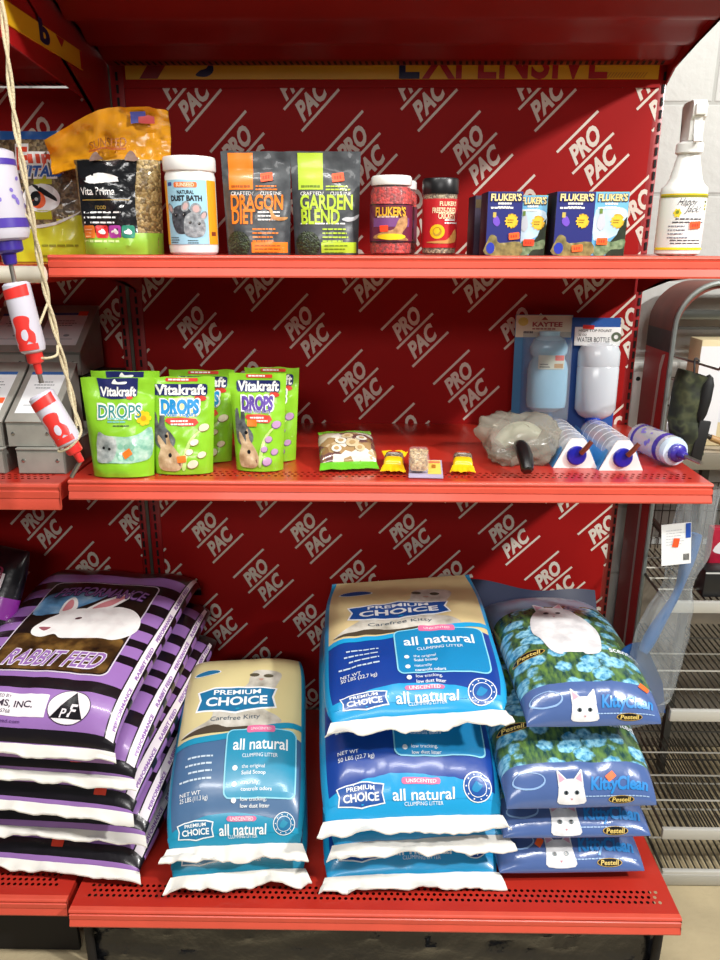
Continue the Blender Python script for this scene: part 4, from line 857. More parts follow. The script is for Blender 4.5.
# --- lamp boxes
def lamp_box(label, x, y, w, h, d, yaw, night, stk, group):
    t = thing('lamp_box', label, 'box', (x, y, ZT), (0, 0, math.radians(yaw)), group); nv = M('#2a2f78', .4, coat=.2); sky = clouds('box_sky', [(.25, '#49a4dc'), (.75, '#8cc8ec')], 12, .4, .2)
    side = M('#1c1430', .45) if night else M('#5b8f3a', .45, mottle=.3, scale=30)
    g = G(); g.box((0, 0, h / 2), (w, d, h), side, .0008); sf = flat(-w / 2, -d / 2 - .0002, 0); g.poly(rrect(.0006, .0006, w - .0006, h - .0006), nv if night else sky, sf, .0003)
    if not night:
        g.poly(smooth([(w * .05, h * .72), (w * .5, h * .76), (w * .95, h * .72), (w * .97, h * .45), (w * .6, h * .3), (w * .05, h * .25)], 3), clouds('box_cloud', [(.3, '#a9cfe8'), (.7, '#dbeaf4')], 30, .4, .2), sf, .0005)
        g.poly([(w * .99, h * .62), (w * .85, h * .52), (w * .72, h * .33), (w * .55, h * .22), (w * .45, h * .0), (w * .99, h * .0)], M('#25301f', .45, mottle=.4, scale=60), sf, .0007)
        g.poly(smooth([(w * .08, h * .02), (w * .15, h * .2), (w * .3, h * .27), (w * .6, h * .22), (w * .97, h * .27), (w * .95, h * .12), (w * .6, h * .1), (w * .4, h * .01)], 3), clouds('iguana_print', [(.3, '#3e5a36'), (.7, '#9db58a')], 80, .45, .2), sf, .0009)
        g.poly(smooth([(w * .12, h * .46), (w * .12, h * .58), (w * .2, h * .68), (w * .27, h * .70), (w * .33, h * .6), (w * .36, h * .48), (w * .24, h * .40)], 3), M('#c9cdd6', .3), sf, .0011); g.poly(rrect(w * .16, h * .66, w * .25, h * .74), M('#6d8a3c', .4), sf, .0013)
    else:
        g.poly(smooth([(w * .0, h * .02), (w * .04, h * .22), (w * .14, h * .33), (w * .3, h * .30), (w * .40, h * .2), (w * .98, h * .22), (w * .98, h * .0)], 3), clouds('gecko_print', [(.3, '#5a5230'), (.6, '#9a8d55'), (.8, '#c3bd9a')], 70, .45, .2), sf, .0006)
        g.poly(smooth([(w * .18, h * .52), (w * .2, h * .60), (w * .3, h * .62), (w * .38, h * .52), (w * .3, h * .46)], 3), M('#7a56c9', .3), sf, .0009); g.poly(rrect(w * .17, h * .60, w * .26, h * .68), M('#c9b35a', .4), sf, .0011); g.poly(ell(w * .14, h * .12, w * .12, h * .09, 16), M('#2f3fb0', .35), sf, .0009)
    yel = M('#f2c43a', .4); g.text("FLUKER'S", w * .52, h * .905, .0115, M('#12143a', .4), sf, .0010, w=w * .90, bold=.08); g.text("FLUKER'S", w * .52, h * .91, .0108, M('#f3dc9a', .4), sf, .0013, w=w * .86, bold=.035)
    bars(g, w * .3, w * .75, h * .80, 2, .006, .0032, WH, sf, .0010, 9)
    bars(g, w * .1, w * .92, h * .735, 1, .006, .003, WH, sf, .0010, 3)
    k = 12; cx, cy, R1 = w * .70, h * .545, .0125
    g.poly([(cx + (R1 if i % 2 == 0 else R1 * .74) * math.cos(PI * i / k), cy + (R1 if i % 2 == 0 else R1 * .74) * math.sin(PI * i / k)) for i in range(2 * k)], yel, sf, .0012); bars(g, cx - .007, cx + .007, cy + .001, 2, .004, .0015, M('#8a6a14', .5), sf, .0015, 1)
    g.build('carton', t); sticker(t, sf, w * stk[0], h * stk[1], .019, .0115, stk[2], .0024, M('#ff4a22' if stk[3] else '#ff6a28', .5))
    return t
lg, dg = 'blue lamp boxes', 'navy lamp boxes'
lamp_box('navy lamp box with an orange sticker, left one of the two navy ones', .1965, 1.412, .062, .107, .064, 2, True, (.80, .31, .1, 0), dg)
lamp_box('sky blue lamp box with a red sticker, next to the left navy box', .2525, 1.425, .050, .102, .06, -5, False, (.42, .22, .0, 1), lg)
lamp_box('navy lamp box between the two sky blue boxes', .319, 1.412, .069, .107, .064, 3, True, (.62, .12, .1, 0), dg)
lamp_box('sky blue lamp box with an orange sticker, last one on the right', .3845, 1.412, .059, .107, .06, -1, False, (.30, .23, .0, 0), lg)
t = thing('lamp_box', 'dark purple lamp box standing behind the left navy box', 'box', (.188, 1.52, ZT), (0, 0, math.radians(3)), 'dark lamp boxes behind'); g = G(); g.box((0, 0, .0535), (.062, .07, .107), M('#241530', .45), .0008); g.poly(rrect(.0, .085, .06, .1), M('#4a3a1c', .5), flat(-.03, -.035, 0), .0004); g.build('carton', t)
t = thing('lamp_box', 'dark lamp box standing behind the navy box on the right', 'box', (.318, 1.52, ZT), (0, 0, math.radians(4)), 'dark lamp boxes behind'); g = G(); g.box((0, 0, .0535), (.062, .07, .107), M('#1a1530', .45), .0008); g.build('carton', t)

# --- spray bottle
t = thing('spray_bottle', 'white trigger spray bottle with yellow stripes at the right end of the shelf', 'bottle', (.526, 1.43, ZT), (0, 0, math.radians(0)))
g = G(); pr = [(.034, 0), (.0425, .004), (.0435, .012), (.0435, .108), (.0425, .116), (.034, .124), (.030, .132), (.022, .164), (.0205, .170), (.0205, .176)]; g.lathe(pr, PWHITE, 44, sx=.94, sy=.75); g.build('bottle_body', t)
g = G(); g.lathe([(.0205, .172), (.023, .174), (.023, .188), (.0205, .191), (.018, .192)], PWHITE, 32); g.build('collar', t)
g = G(); g.prism([(-.020, .192), (.018, .192), (.015, .220), (.020, .228), (.024, .250), (.016, .256), (-.020, .256), (-.026, .250), (-.026, .230), (-.020, .224), (-.020, .214)], -.012, .012, PWHITE, 'x', True); g.box((0, -.029, .240), (.020, .010, .018), PWHITE, .003)
g.build('spray_head', t); g = G(); g.prism([(-.024, .228), (-.016, .228), (-.020, .203), (-.030, .188), (-.034, .190), (-.026, .204)], -.007, .007, PWHITE, 'x', True); g.build('trigger', t)
def ovalsurf(a, b, h): R_o = .0435; th = a / .040; return V(((R_o * .94 + h) * math.sin(th), -(R_o * .75 + h) * math.cos(th), b))
g = G(); st = .005
for b0, b1, c in ((.103, .1055, '#e3c31c'), (.0995, .1025, '#8d8a1a'), (.0105, .0145, '#f0dc2a')): g.poly(rrect(-.060, b0, .060, b1), M(c, .4), ovalsurf, .0008, st)
INK = M('#3a3844', .5); g.text('Happy', -.002, .092, .012, INK, ovalsurf, .0010, w=.032, shear=.5, bold=-.005); g.text('Jack!', .008, .080, .011, INK, ovalsurf, .0010, w=.025, shear=.5, bold=-.005)
g.poly([(-.019 + (.0075 if i % 2 == 0 else .0055) * math.cos(PI * i / 6), .073 + (.0085 if i % 2 == 0 else .006) * math.sin(PI * i / 6)) for i in range(12)], M('#e9cf2a', .4), ovalsurf, .0010); g.poly(ell(-.019, .0745, .003, .003, 10), M('#7d8a1f', .4), ovalsurf, .0014)
g.lines(-.028, .062, .062, 2, .0055, .002, INK, ovalsurf, .0009, 2, 'c'); g.lines(-.032, .05, .035, 4, .0065, .0018, M('#6d7484', .5), ovalsurf, .0009, 3); g.lines(-.03, .026, .06, 2, .005, .0016, INK, ovalsurf, .0009, 4, 'r')
for i, z in enumerate((.090, .084, .078)): g.poly(rrect(.032, z, .036, z + .004), M(('#5c6a1c', '#e3c31c', '#a8a01c')[i], .4), ovalsurf, .0009)
g.build('printed_label', t); sticker(t, ovalsurf, .014, .0525, .021, .0125, .08, .0022)
# ================================================================ middle shelf (z = 1.037)
LIME = M('#8fce2c', .3, coat=.5, mottle=.05, scale=14); VNAVY = M('#1d2463', .35, coat=.3); VRED = M('#d8402f', .4); RAB1 = clouds('grey_rabbit_print', [(.3, '#3e4244'), (.6, '#6d7173'), (.8, '#a7aaa6')], 70, .35, .3)
RAB2 = clouds('tan_rabbit_print', [(.3, '#a98660'), (.6, '#d6b993'), (.8, '#efe0c8')], 55, .35, .3)
def drops_pouch(x, y, yaw, label, kind, seed, stk=None, lean=-5, group='green treat pouches'):
    w, h = {'green': (.132, .188), 'yog': (.128, .186), 'berry': (.106, .190)}[kind]
    p = Pouch(w, h, .058, w * 1.06, w * .88, seed, .84, .0018); sf = p.surf; W, H, st = w, h, .008
    t = thing('treat_pouch', label, 'pouch', (x, y, ZM), (math.radians(lean), 0, math.radians(yaw)), group)
    g = p.body(LIME)
    def vk(cx, cy, cap, ww, halo=True):
        if halo: g.text('Vitakraft', cx, cy - .001, cap, VNAVY, sf, .0018, w=ww * 1.03, bold=.06, shear=.05, step=st)
        g.text('Vitakraft', cx, cy, cap, WH, sf, .0022, w=ww, bold=.035, shear=.05, step=st)
    if kind == 'green':
        g.poly([(W * .22, H * .995), (W * .78, H * .995), (W * .76, H * .82), (W * .60, H * .79), (W * .40, H * .785), (W * .25, H * .81)], VNAVY, sf, .0010, st); vk(W * .5, H * .862, .0165, W * .50, False)
        g.poly(smooth([(W * .42, H * .95), (W * .46, H * .985), (W * .5, H * .955), (W * .62, H * .96), (W * .6, H * .935), (W * .44, H * .935)], 3), WH, sf, .0014, st); g.poly(ell(W * .66, H * .80, W * .045, H * .018, 14), VRED, sf, .0016)
        g.text('DROPS', W * .52, H * .665, .026, WH, sf, .0012, w=W * .66, bold=.08, step=st); g.text('DROPS', W * .52, H * .665, .0235, M('#2c8a8a', .4), sf, .0016, w=W * .62, bold=.01, step=st); bars(g, W * .34, W * .72, H * .585, 2, .006, .0028, M('#7fc8c4', .4), sf, .0014, 1); bars(g, W * .42, W * .68, H * .515, 1, .005, .002, DARKTXT, sf, .0012, 4)
        fl = M('#f5cf1e', .4)
        for i in range(7): a = 2 * PI * i / 7; g.poly(ell(W * .86 + .0075 * math.cos(a), H * .595 + .0085 * math.sin(a), .0065, .0055, 10, a), fl, sf, .0014)
        g.poly(ell(W * .86, H * .595, .005, .005, 12), M('#e0a01a', .4), sf, .0018)
        MINT = clouds('mint_drops', [(.3, '#6fae97'), (.5, '#a9d3bd'), (.75, '#d8ece0')], 60, .2, .8)
        g.poly(smooth([(W * .16, H * .17), (W * .17, H * .36), (W * .3, H * .42), (W * .6, H * .41), (W * .8, H * .44), (W * .97, H * .50), (W * .98, H * .22), (W * .8, H * .155), (W * .4, H * .15)], 3), MINT, sf, .0012, st)
        g.poly(smooth([(W * .14, H * .18), (W * .15, H * .34), (W * .2, H * .46), (W * .3, H * .43), (W * .44, H * .40), (W * .46, H * .28), (W * .38, H * .17), (W * .2, H * .15)], 3), clouds('degu_print', [(.3, '#77807f'), (.55, '#b5bbb9'), (.75, '#e3e6e4')], 60, .3, .4), sf, .0016, st)
        for ex, ey in ((.26, .30), (.35, .29)): g.poly(ell(W * ex, H * ey, .003, .003, 8), BLACK, sf, .0020)
        for i in range(6): g.poly(ell(W * (.52 + .09 * (i % 3)), H * (.20 + .11 * (i // 3)), W * .04, H * .028, 14), M('#8cc4a9', .25, coat=.5), sf, .0017)
    else:
        berry = kind == 'berry'; ink = M('#5b3a9c', .4) if berry else M('#1f8fd0', .4)
        g.poly(rrect(W * .30, H * .955, W * .76, H * .99, .002), VRED, sf, .0009, st); bars(g, W * .34, W * .72, H * .966, 1, .005, .003, WH, sf, .0013, 2)
        g.poly(rrect(W * .12, H * .815, W * .90, H * .93, .005), VNAVY, sf, .0010, st); vk(W * .51, H * .872, .0185, W * .74); g.poly(ell(W * .80, H * .785, W * .09, H * .028, 18, -.1), VRED, sf, .0012)
        if not berry: g.poly(smooth([(W * .26, H * .74), (W * .3, H * .62), (W * .5, H * .60), (W * .78, H * .61), (W * .76, H * .76), (W * .5, H * .79)], 3), M('#f3e3a0', .4), sf, .0011, st)
        g.text('DROPS', W * .50, H * .70, .026, WH, sf, .0014, w=W * .62, bold=.09, step=st); g.text('DROPS', W * .50, H * .70, .0235, ink, sf, .0018, w=W * .57, bold=.06, step=st)
        g.text('With Wild Berry' if berry else 'With Yogurt', W * .50, H * .625, .0078, WH, sf, .0014, w=W * .52, bold=.09); g.text('With Wild Berry' if berry else 'With Yogurt', W * .50, H * .625, .0075, ink, sf, .0018, w=W * .50, bold=.03)
        g.poly(smooth([(W * .30, H * .585), (W * .74, H * .575), (W * .72, H * .50), (W * .34, H * .52)], 2), VRED, sf, .0014, st); bars(g, W * .36, W * .70, H * .545, 2, .006, .003, WH, sf, .0018, 6)
        g.poly(smooth([(W * .10, H * .30), (W * .07, H * .45), (W * .02 + W * .06, H * .62), (W * .13, H * .64), (W * .17, H * .52), (W * .20, H * .64), (W * .26, H * .60), (W * .27, H * .50), (W * .36, H * .43), (W * .42, H * .36), (W * .38, H * .29), (W * .25, H * .26)], 3), RAB1, sf, .0012, st)
        g.poly(smooth([(W * .14, H * .06), (W * .12, H * .18), (W * .17, H * .27), (W * .13, H * .35), (W * .15, H * .41), (W * .24, H * .33), (W * .27, H * .31), (W * .27, H * .40), (W * .31, H * .44), (W * .34, H * .33), (W * .42, H * .27), (W * .52, H * .17), (W * .53, H * .10), (W * .46, H * .045), (W * .3, H * .04)], 3), RAB2, sf, .0016, st)
        g.poly(ell(W * .33, H * .205, .0038, .0042, 10), BLACK, sf, .0020); g.poly(ell(W * .28, H * .40, .0036, .0036, 8), BLACK, sf, .0018); g.poly(smooth([(W * .46, H * .12), (W * .5, H * .13), (W * .5, H * .09)], 2), M('#8d5f4c', .4), sf, .0020)
        dm = M('#c49bc4', .3, coat=.5) if berry else M('#ece0c2', .3, coat=.5); sw = M('#c8e68a', .3, coat=.5)
        g.poly(smooth([(W * .52, H * .06), (W * .55, H * .22), (W * .66, H * .38), (W * .9, H * .5), (W * .7, H * .36), (W * .62, H * .22), (W * .58, H * .06)], 3), sw, sf, .0012, st)
        for i, (dx, dy, dr) in enumerate(((.72, .33, .075), (.64, .23, .07), (.84, .20, .075), (.70, .105, .10), (.86, .48, .09))):
            g.poly(ell(W * dx, H * dy, W * dr, H * dr * .45, 16, .3), M('#8a6f35', .4) if not berry else M('#6f4f80', .4), sf, .0014, st); g.poly(ell(W * dx, H * dy + .001, W * dr * .88, H * dr * .42, 16, .3), dm, sf, .0017, st)
    g.build('pouch_body', t)
    if stk: sticker(t, sf, W * stk[0], H * stk[1], .019, .013, stk[2], .0030, M('#ff7a1e', .5), False)
    return t
drops_pouch(-.526, 1.445, -2, 'green treat pouch with a navy tab, standing behind the front left one', 'green', 1)
drops_pouch(-.514, 1.367, 2, 'green treat pouch with a navy tab, yellow flower and a grey rodent, frontmost at left', 'green', 2, (.63, .245, .6))
drops_pouch(-.380, 1.475, -3, 'green treat pouch with blue lettering, half hidden behind the middle pouch', 'yog', 4)
drops_pouch(-.402, 1.388, 2, 'green treat pouch with blue lettering and two rabbits, front of the middle pair', 'yog', 5, (.52, .165, .1))
drops_pouch(-.238, 1.485, -2, 'green treat pouch with purple lettering, half hidden at the back right', 'berry', 7)
drops_pouch(-.256, 1.412, -1, 'green treat pouch with purple lettering and two rabbits, front of the right pair', 'berry', 8, (.40, .50, 0))

# --- small treat packs lying down
def flare(parent, sk, mat, ln, name='crimped_end', front=True, drop=.1, over=.012): return sk.seam(parent, name, mat, ln, drop, .0008, wave=.0012, over=over, front=front)
BISC = cells('biscuit_pack', ['#a98a5e', '#d9cdb4', '#8a6a44', '#c7b08a', '#e6e0d2', '#6f4f4a'], 55, .15, .9, bump=.2)
t = thing('treat_bag', 'clear bag of round biscuits with bright green end strips, lying beside the yellow packs', 'bag', (0, 0, 0))
sk = Sack(-.084, .116, 6, 1.415, 1.52, ZM, ZM + .040, ZM + .010, ZM + .045, .22, 2.4, 2, 3, 91, .006); t.location, t.rotation_euler = sk.loc, sk.rot
g = sk.body(lambda a, b, top: BISC, 24, 24)
for i, (a, b, r) in enumerate(((.045, .06, .012), (.068, .05, .013), (.088, .07, .011), (.06, .08, .012), (.035, .035, .010), (.082, .035, .010))): g.poly(ell(a, b, r, r, 18), M('#d7c29a' if i % 2 else '#e8e2d4', .2, coat=.8), sk.surf, .002, .008); g.poly(ell(a, b, r * .5, r * .5, 14), M('#b99b6c', .25, coat=.6), sk.surf, .0026, .008)
g.build('bag_body', t); GRN = M('#6cc22e', .25, coat=.6); flare(t, sk, GRN, .022, 'green_end', True, .35, .004); flare(t, sk, GRN, .03, 'green_end', False, .1, .002)
def bar_pack(x, y, yaw, label, back):
    sk = Sack(x, .040, yaw, y, y + .062, ZM, ZM + .026, ZM + .012, None, .05, 6, 2, 6, int(x * 100), .001)
    t = sk.root('seed_bar_pack', label, 'pack', 'yellow ended seed bar packs'); YW = M('#f2c31a', .25, coat=.6)
    sd = cells('seed_bar', ['#7d7264', '#9a8f7e', '#665a4c', '#b3a894'], 260, .2, .8)
    g = sk.body(lambda a, b, top: YW if b < .030 else sd, 20, 24); g.poly(rrect(.008, .052, .032, .060), M('#d9542e', .35), sk.surf, .0014, .01); bars(g, .009, .031, .047, 2, .005, .0018, WH, sk.surf, .0014, 2); g.build('wrapper', t)
    flare(t, sk, YW, .020, 'crimped_end', True, .35, .006)
    if back: flare(t, sk, YW, .014, 'crimped_end', False, -.5, .008)
bar_pack(.012, 1.395, -4, 'yellow ended seed bar pack against the green treat bag', True)
bar_pack(.150, 1.395, -6, 'yellow ended seed bar pack lying alone, right of the pellet blister', False)
t = thing('pellet_blister', 'clear blister tray of tan pellets on a yellow backed card', 'blister pack', (.070, 1.40, ZM), (0, 0, math.radians(-3)))
g = G(); g.box((.004, 0, .006), (.066, .095, .0015), M('#b7aec9', .4, coat=.2), rot=Matrix.Rotation(math.radians(5), 3, 'X')); sfc = lambda a, b, h: V((a + .004, b, .0068 + h + b * math.tan(math.radians(5))))
g.poly(rrect(.004, -.03, .030, .044), M('#f0d060', .4), sfc, .0004); g.poly(rrect(.012, .0, .02, .02, .002), M('#b5742a', .4), sfc, .0008); g.poly(rrect(.005, .028, .029, .038), M('#e6785a', .4), sfc, .0008); g.build('backing_card', t)
PT = cells('tan_treats', ['#b9935a', '#d2b27c', '#96733f', '#e0c894'], 200, .3, .4)
g = G(); g.box((-.010, .002, .022), (.034, .070, .026), PT, .006); 
rnd = random.Random(5)
for i in range(60):
    c = V((-.010 + rnd.uniform(-.015, .015), .002 + rnd.uniform(-.033, .033), .0355)); a = rnd.uniform(0, PI); d = V((math.cos(a), math.sin(a), rnd.uniform(-.3, .3))) * .0045; g.tube([c - d, c + d], .002, PT, 5)
g.build('pellets', t); g = G(); g.box((-.010, .002, .025), (.040, .078, .034), clear('#ffffff', .16, .08), .007); g.build('clear_tray', t)

# --- clear bag with a black handled tool
t = thing('bagged_tool', 'crumpled clear plastic bag with a black handled grooming tool poking out', 'tool', (.280, 1.50, ZM))
g = G()
def crum(u, v):
    th = 2 * PI * u; ph = PI * (v - .5); c = math.cos(ph) ** .5 if abs(v - .5) < .5 else 0
    x = .083 * c * math.copysign(abs(math.cos(th)) ** .7, math.cos(th)) * (1 + .1 * math.sin(ph)); y = .062 * c * math.copysign(abs(math.sin(th)) ** .7, math.sin(th)); z = .034 + .033 * math.sin(ph)
    q = V((x, y, z)) * 26; n = noise.noise(q) * .013 + abs(noise.noise(q * 1.9)) * .014 + noise.noise(q * 4) * .004
    d = V((x, y, (z - .034) * 2)); d = d.normalized() if d.length > 1e-6 else V((0, 0, 1)); r = V((x, y, z + y * .35 + .01)) + d * n; r.z = max(.0006, r.z); return r
g.grid(crum, [i / 56 for i in range(56)], lin_(0, 1, 30), clear('#dedbd0', .34, .2, '#bdb9ab'), closed=True); g.build('plastic_bag', t)
g = G(); g.tube(path3([(-.045, .0, .03), (-.02, .01, .05), (.01, .012, .055), (.035, .005, .045)]), [.016 + .006 * math.sin(PI * i / 18) for i in range(19)], M('#c9d3c8', .4), 12); g.tube([(-.005, -.03, .028), (-.02, -.07, .034)], [.004, .006], M('#c4c4c0', .25, .9), 8); g.build('tool_head', t)
g = G(); pp = path3([(-.018, -.066, .045), (-.018, -.095, .048), (-.016, -.125, .036), (-.016, -.150, .016)], 6); k = len(pp); g.tube(pp, [.0105 + .0045 * math.sin(PI * min(1, i / (k - 1) * .85 + .1)) for i in range(k - 1)] + [.008], M('#161617', .3, coat=.3), 14); g.build('handle', t)

# --- two tall blister cards standing against the panel
t = thing('water_bottle_card', 'blue blister card with a cream header and pale blue water bottle', 'blister pack', (.372, 1.752, ZM), (math.radians(-6), 0, math.radians(-2)))
CB_ = M('#3b83b8', .4, coat=.2); CRM = M('#e3d9bd', .45)
g = G(); g.box((0, 0, .137), (.134, .002, .274), CB_); sf = flat(-.067, -.001, 0)
g.poly(rrect(.001, .222, .133, .273), CRM, sf, .0004); g.poly(ell(.018, .258, .012, .010, 20), M('#d9c860', .45), sf, .0008); g.text('KAYTEE', .075, .252, .010, M('#a8342c', .45), sf, .0008, w=.07, bold=.04); g.poly([(.06, .262), (.068, .270), (.076, .262)], M('#a8342c', .45), sf, .0008)
bars(g, .04, .11, .240, 1, .006, .003, M('#a8342c', .45), sf, .0008, 3); bars(g, .02, .048, .231, 1, .005, .005, DARKTXT, sf, .0008, 3); g.build('backing_card', t)
PB = M('#a9d3e4', .25, coat=.5)
g = G(); g.lathe([(.026, .05), (.044, .06), (.047, .075), (.047, .150), (.043, .165), (.038, .172), (.036, .178), (.042, .186), (.044, .2), (.036, .218), (.024, .226), (.024, .236), (0, .238)], PB, 32, sx=1, sy=.6, xf=Matrix.Translation((.008, -.034, 0))); g.build('water_bottle', t)
g = G(); cs = lambda a, b, h: V((.008 + (.0475 + h) * math.sin(a / .0475), -.034 - (.0475 + h) * .6 * math.cos(a / .0475), b)); g.poly(rrect(-.028, .150, .034, .182, .003), CRM, cs, .002, .006); bars(g, -.024, .0, .160, 2, .006, .0025, DARKTXT, cs, .0024, 2); g.poly(rrect(.008, .153, .03, .163), M('#c98a3a', .4), cs, .0024, .006); g.build('paper_label', t); sticker(t, cs, .020, .176, .022, .012, 0, .0035, M('#f5402a', .5))
g = G(); cb = clear('#e8f4fa', .16, .06)
def blis(u, v): 
    a = PI * u; return V((.008 - .056 * math.cos(a) ** 1, -.0015 - .066 * max(0, math.sin(a)) ** .55 * min(1, (1 - v) * 9, (v + .06) * 9), .02 + .215 * v))
g.grid(blis, lin_(0, 1, 28), lin_(0, 1, 26), cb); g.build('clear_blister', t)
t = thing('water_bottle_card', 'blue card pack with a tall white water bottle, at the right of the panel', 'blister pack', (.492, 1.748, ZM), (math.radians(-5), 0, math.radians(-3)))
g = G(); g.box((0, 0, .134), (.112, .002, .268), M('#2c5fb0', .4, coat=.2)); sf = flat(-.056, -.001, 0); g.poly(rrect(.008, .203, .108, .245), WH, sf, .0030); g.build('backing_card', t)
g = G(); WB = M('#dfe6ec', .22, coat=.4); g.lathe([(.012, .030), (.024, .036), (.038, .044), (.047, .058), (.048, .155), (.0468, .157), (.048, .159), (.048, .190), (.042, .204), (.020, .212), (0, .213)], WB, 36, sy=.7, xf=Matrix.Translation((.004, -.032, 0))); g.build('water_bottle', t)
g = G(); g.box((-.004, -.036, .226), (.104, .003, .042), WH, .001); sf2 = flat(-.056, -.0376, .205); g.text('HIGH TOP FOUNT', .046, .034, .006, DARKTXT, sf2, .0004, w=.075); g.text('WATER BOTTLE', .043, .0135, .011, DARKTXT, sf2, .0004, w=.074, bold=.0); g.text('32 OZ', .018, .024, .005, DARKTXT, sf2, .0004); g.ring(ell(.094, .02, .011, .011, 20), ell(.094, .02, .005, .005, 20), M('#5d6a52', .5), sf2, .0006); g.build('paper_header', t); sticker(t, sf2, .03, .042, .026, .009, -.03, .0012, M('#f0301f', .5), False)
g = G(); g.tube([(.0, -.05, .0155), (.0, -.036, .032)], [.016, .019], M('#1f49c4', .25, coat=.5), 20); g.build('cap', t, label='blue cap')

# --- bottles lying in triangular carriers
UBL = M('#1a1f9c', .3, coat=.4); COPPER = M('#8a4a38', .35, .5)
def carrier(x, y, yaw, label):
    t = thing('drinking_bottle', label, 'bottle', (x, y, ZM), (0, 0, math.radians(yaw)), 'drinking bottles in triangular white carriers'); w2 = .044
    g = G(); o = [(-w2, 0), (w2, 0), (.017, .056), (.012, .061), (-.012, .061), (-.017, .056)]; g.prism(o, -.0015, .0015, M('#f4f2ef', .45), 'y'); g.build('end_plate', t)
    g = G(); g.box((0, .112, .001), (.088, .215, .0015), M('#3a86c4', .35, coat=.3)); 
    for s in (-1, 1): g.box((s * .036, .112, .020), (.0012, .215, .044), M('#3a86c4', .35, coat=.3), rot=Matrix.Rotation(-s * math.radians(22), 3, 'Y'))
    g.build('carrier_card', t)
    g = G(); xf = Matrix.Translation((0, .012, .033)) @ Matrix.Rotation(-PI / 2, 4, 'X'); g.lathe([(.016, 0), (.030, .006), (.0315, .012), (.0315, .16), (.029, .172), (.022, .18), (0, .182)], clear('#e6ecf6', .30, .08), 32, xf=xf); g.build('clear_bottle', t)
    g = G()
    for i in range(5): xr = Matrix.Translation((0, .03 + i * .03, .033)) @ Matrix.Rotation(-PI / 2, 4, 'X'); g.lathe([(.0316, 0), (.0323, .001), (.0316, .002)], clear('#ffffff', .5, .1), 32, xf=xr, caps=False)
    g.build('moulded_rings', t)
    g = G(); xf = Matrix.Translation((0, .002, .027)) @ Matrix.Rotation(PI / 2, 4, 'X'); g.lathe([(.0195, -.002), (.0195, .008), (.017, .011), (.009, .012), (0, .012)], UBL, 32, xf=xf); g.build('screw_cap', t, label='dark blue cap')
    g = G(); g.tube([(.006, -.012, .034), (.014, -.018, .047), (.022, -.02, .060)], [.0055, .0052, .0045], COPPER, 10); g.build('drinking_tube', t, label='copper brown tube')
carrier(.377, 1.432, 0, 'clear drinking bottle in a triangular white carrier, beside the bagged tool'); carrier(.464, 1.417, 2, 'clear drinking bottle in a triangular white carrier, beside the purple printed bottle')
# --- bottle lying at the end of the shelf
def hang_bottle(name, label, r, L, base, top, body_col, art, ring, cap, tip, bend=None, group=None, stick=None):
    """bottle between two points: base = closed end, top = end with the nozzle"""
    base, top = V(base), V(top); d = (top - base).normalized(); rot = d.to_track_quat('Z', 'Y')
    t = thing(name, label, 'bottle', base, (0, 0, 0), group); t.rotation_mode = 'XYZ'; t.rotation_euler = rot.to_euler(); L = (top - base).length
    inv = rot.inverted()
    fv = inv @ V((0, -1, .1)); ang = math.atan2(fv.y, fv.x)
    g = G(); g.lathe([(r * .8, 0), (r, .004), (r, L - .012), (r * .9, L - .003), (r * .7, L)], body_col, 32); g.build('bottle_body', t)
    sfb = lambda a, b, h: V(((r + h) * math.cos(ang - a / r), (r + h) * math.sin(ang - a / r), b))
    g = G(); art(g, sfb, r, L); g.build('printed_decoration', t)
    if ring: g = G(); g.lathe([(r * .98, L - .008), (r * 1.0, L - .004), (r * .92, L + .004), (r * .5, L + .006)], ring, 28); g.build('collar', t)
    g = G(); g.lathe([(r * .62, L - .002), (r * .62, L + .014), (r * .54, L + .017), (r * .30, L + .019), (r * .26, L + .034), (r * .2, L + .036)], cap, 24); g.build('nozzle_cap', t)
    b = V(bend) if bend else V((0, 0, 1)); p0 = V((0, 0, L + .033)); p1 = p0 + (inv @ b if bend else b) * tip
    g = G(); g.tube([p0, p0.lerp(p1, .5), p1], .0038, M('#a9a299', .3, .85), 10); g.build('metal_spout', t, label='metal drinking spout'); return t
PURI = M('#4a349c', .4); REDI = M('#e0342e', .4); MILK = M('#cfccd9', .35, coat=.3)
def art_purple(g, sf, r, L):
    for b0, b1 in ((.015, .024), (L - .032, L - .018)): g.poly(rrect(-r * 2.6, b0, r * 2.6, b1), PURI, sf, .0006, .005)
    rnd = random.Random(2)
    for i in range(26): a, b = rnd.uniform(-r * 2.4, r * 2.4), rnd.uniform(.035, L - .045); g.poly(ell(a, b, rnd.uniform(.002, .007), rnd.uniform(.002, .006), 10, rnd.uniform(0, 3)), M('#7d6cc0', .4), sf, .0006, .005)
def art_red(g, sf, r, L):
    g.poly([(-r * 1.2, .012), (r * 1.2, .004), (r * 1.2, .022), (-r * 1.2, .026)], REDI, sf, .0006, .004); g.ring(rrect(-r * 1.4, .032, r * 1.4, .0335), rrect(-r * 1.4, .0325, r * 1.4, .033), M('#b9b4c4', .4), sf, .0006)
    m = L - .036; q = lambda p: [(a * r, m + b * .026) for a, b in p]
    g.poly(smooth(q([(-.5, .9), (-.75, .3), (-.5, -.2), (-.55, -.8), (.1, -1), (.7, -.8), (.55, -.2), (.85, .2), (.7, .8), (.3, .6), (.0, .9), (-.2, .7)]), 3), REDI, sf, .0008, .004); g.poly(smooth(q([(-.1, .4), (.15, .55), (.35, .3), (.3, -.1), (.05, -.1), (-.1, .1)]), 3), MILK, sf, .0012, .004)
    g.poly(rrect(-r * .7, L - .016, r * .9, L - .006), REDI, sf, .0008, .004)
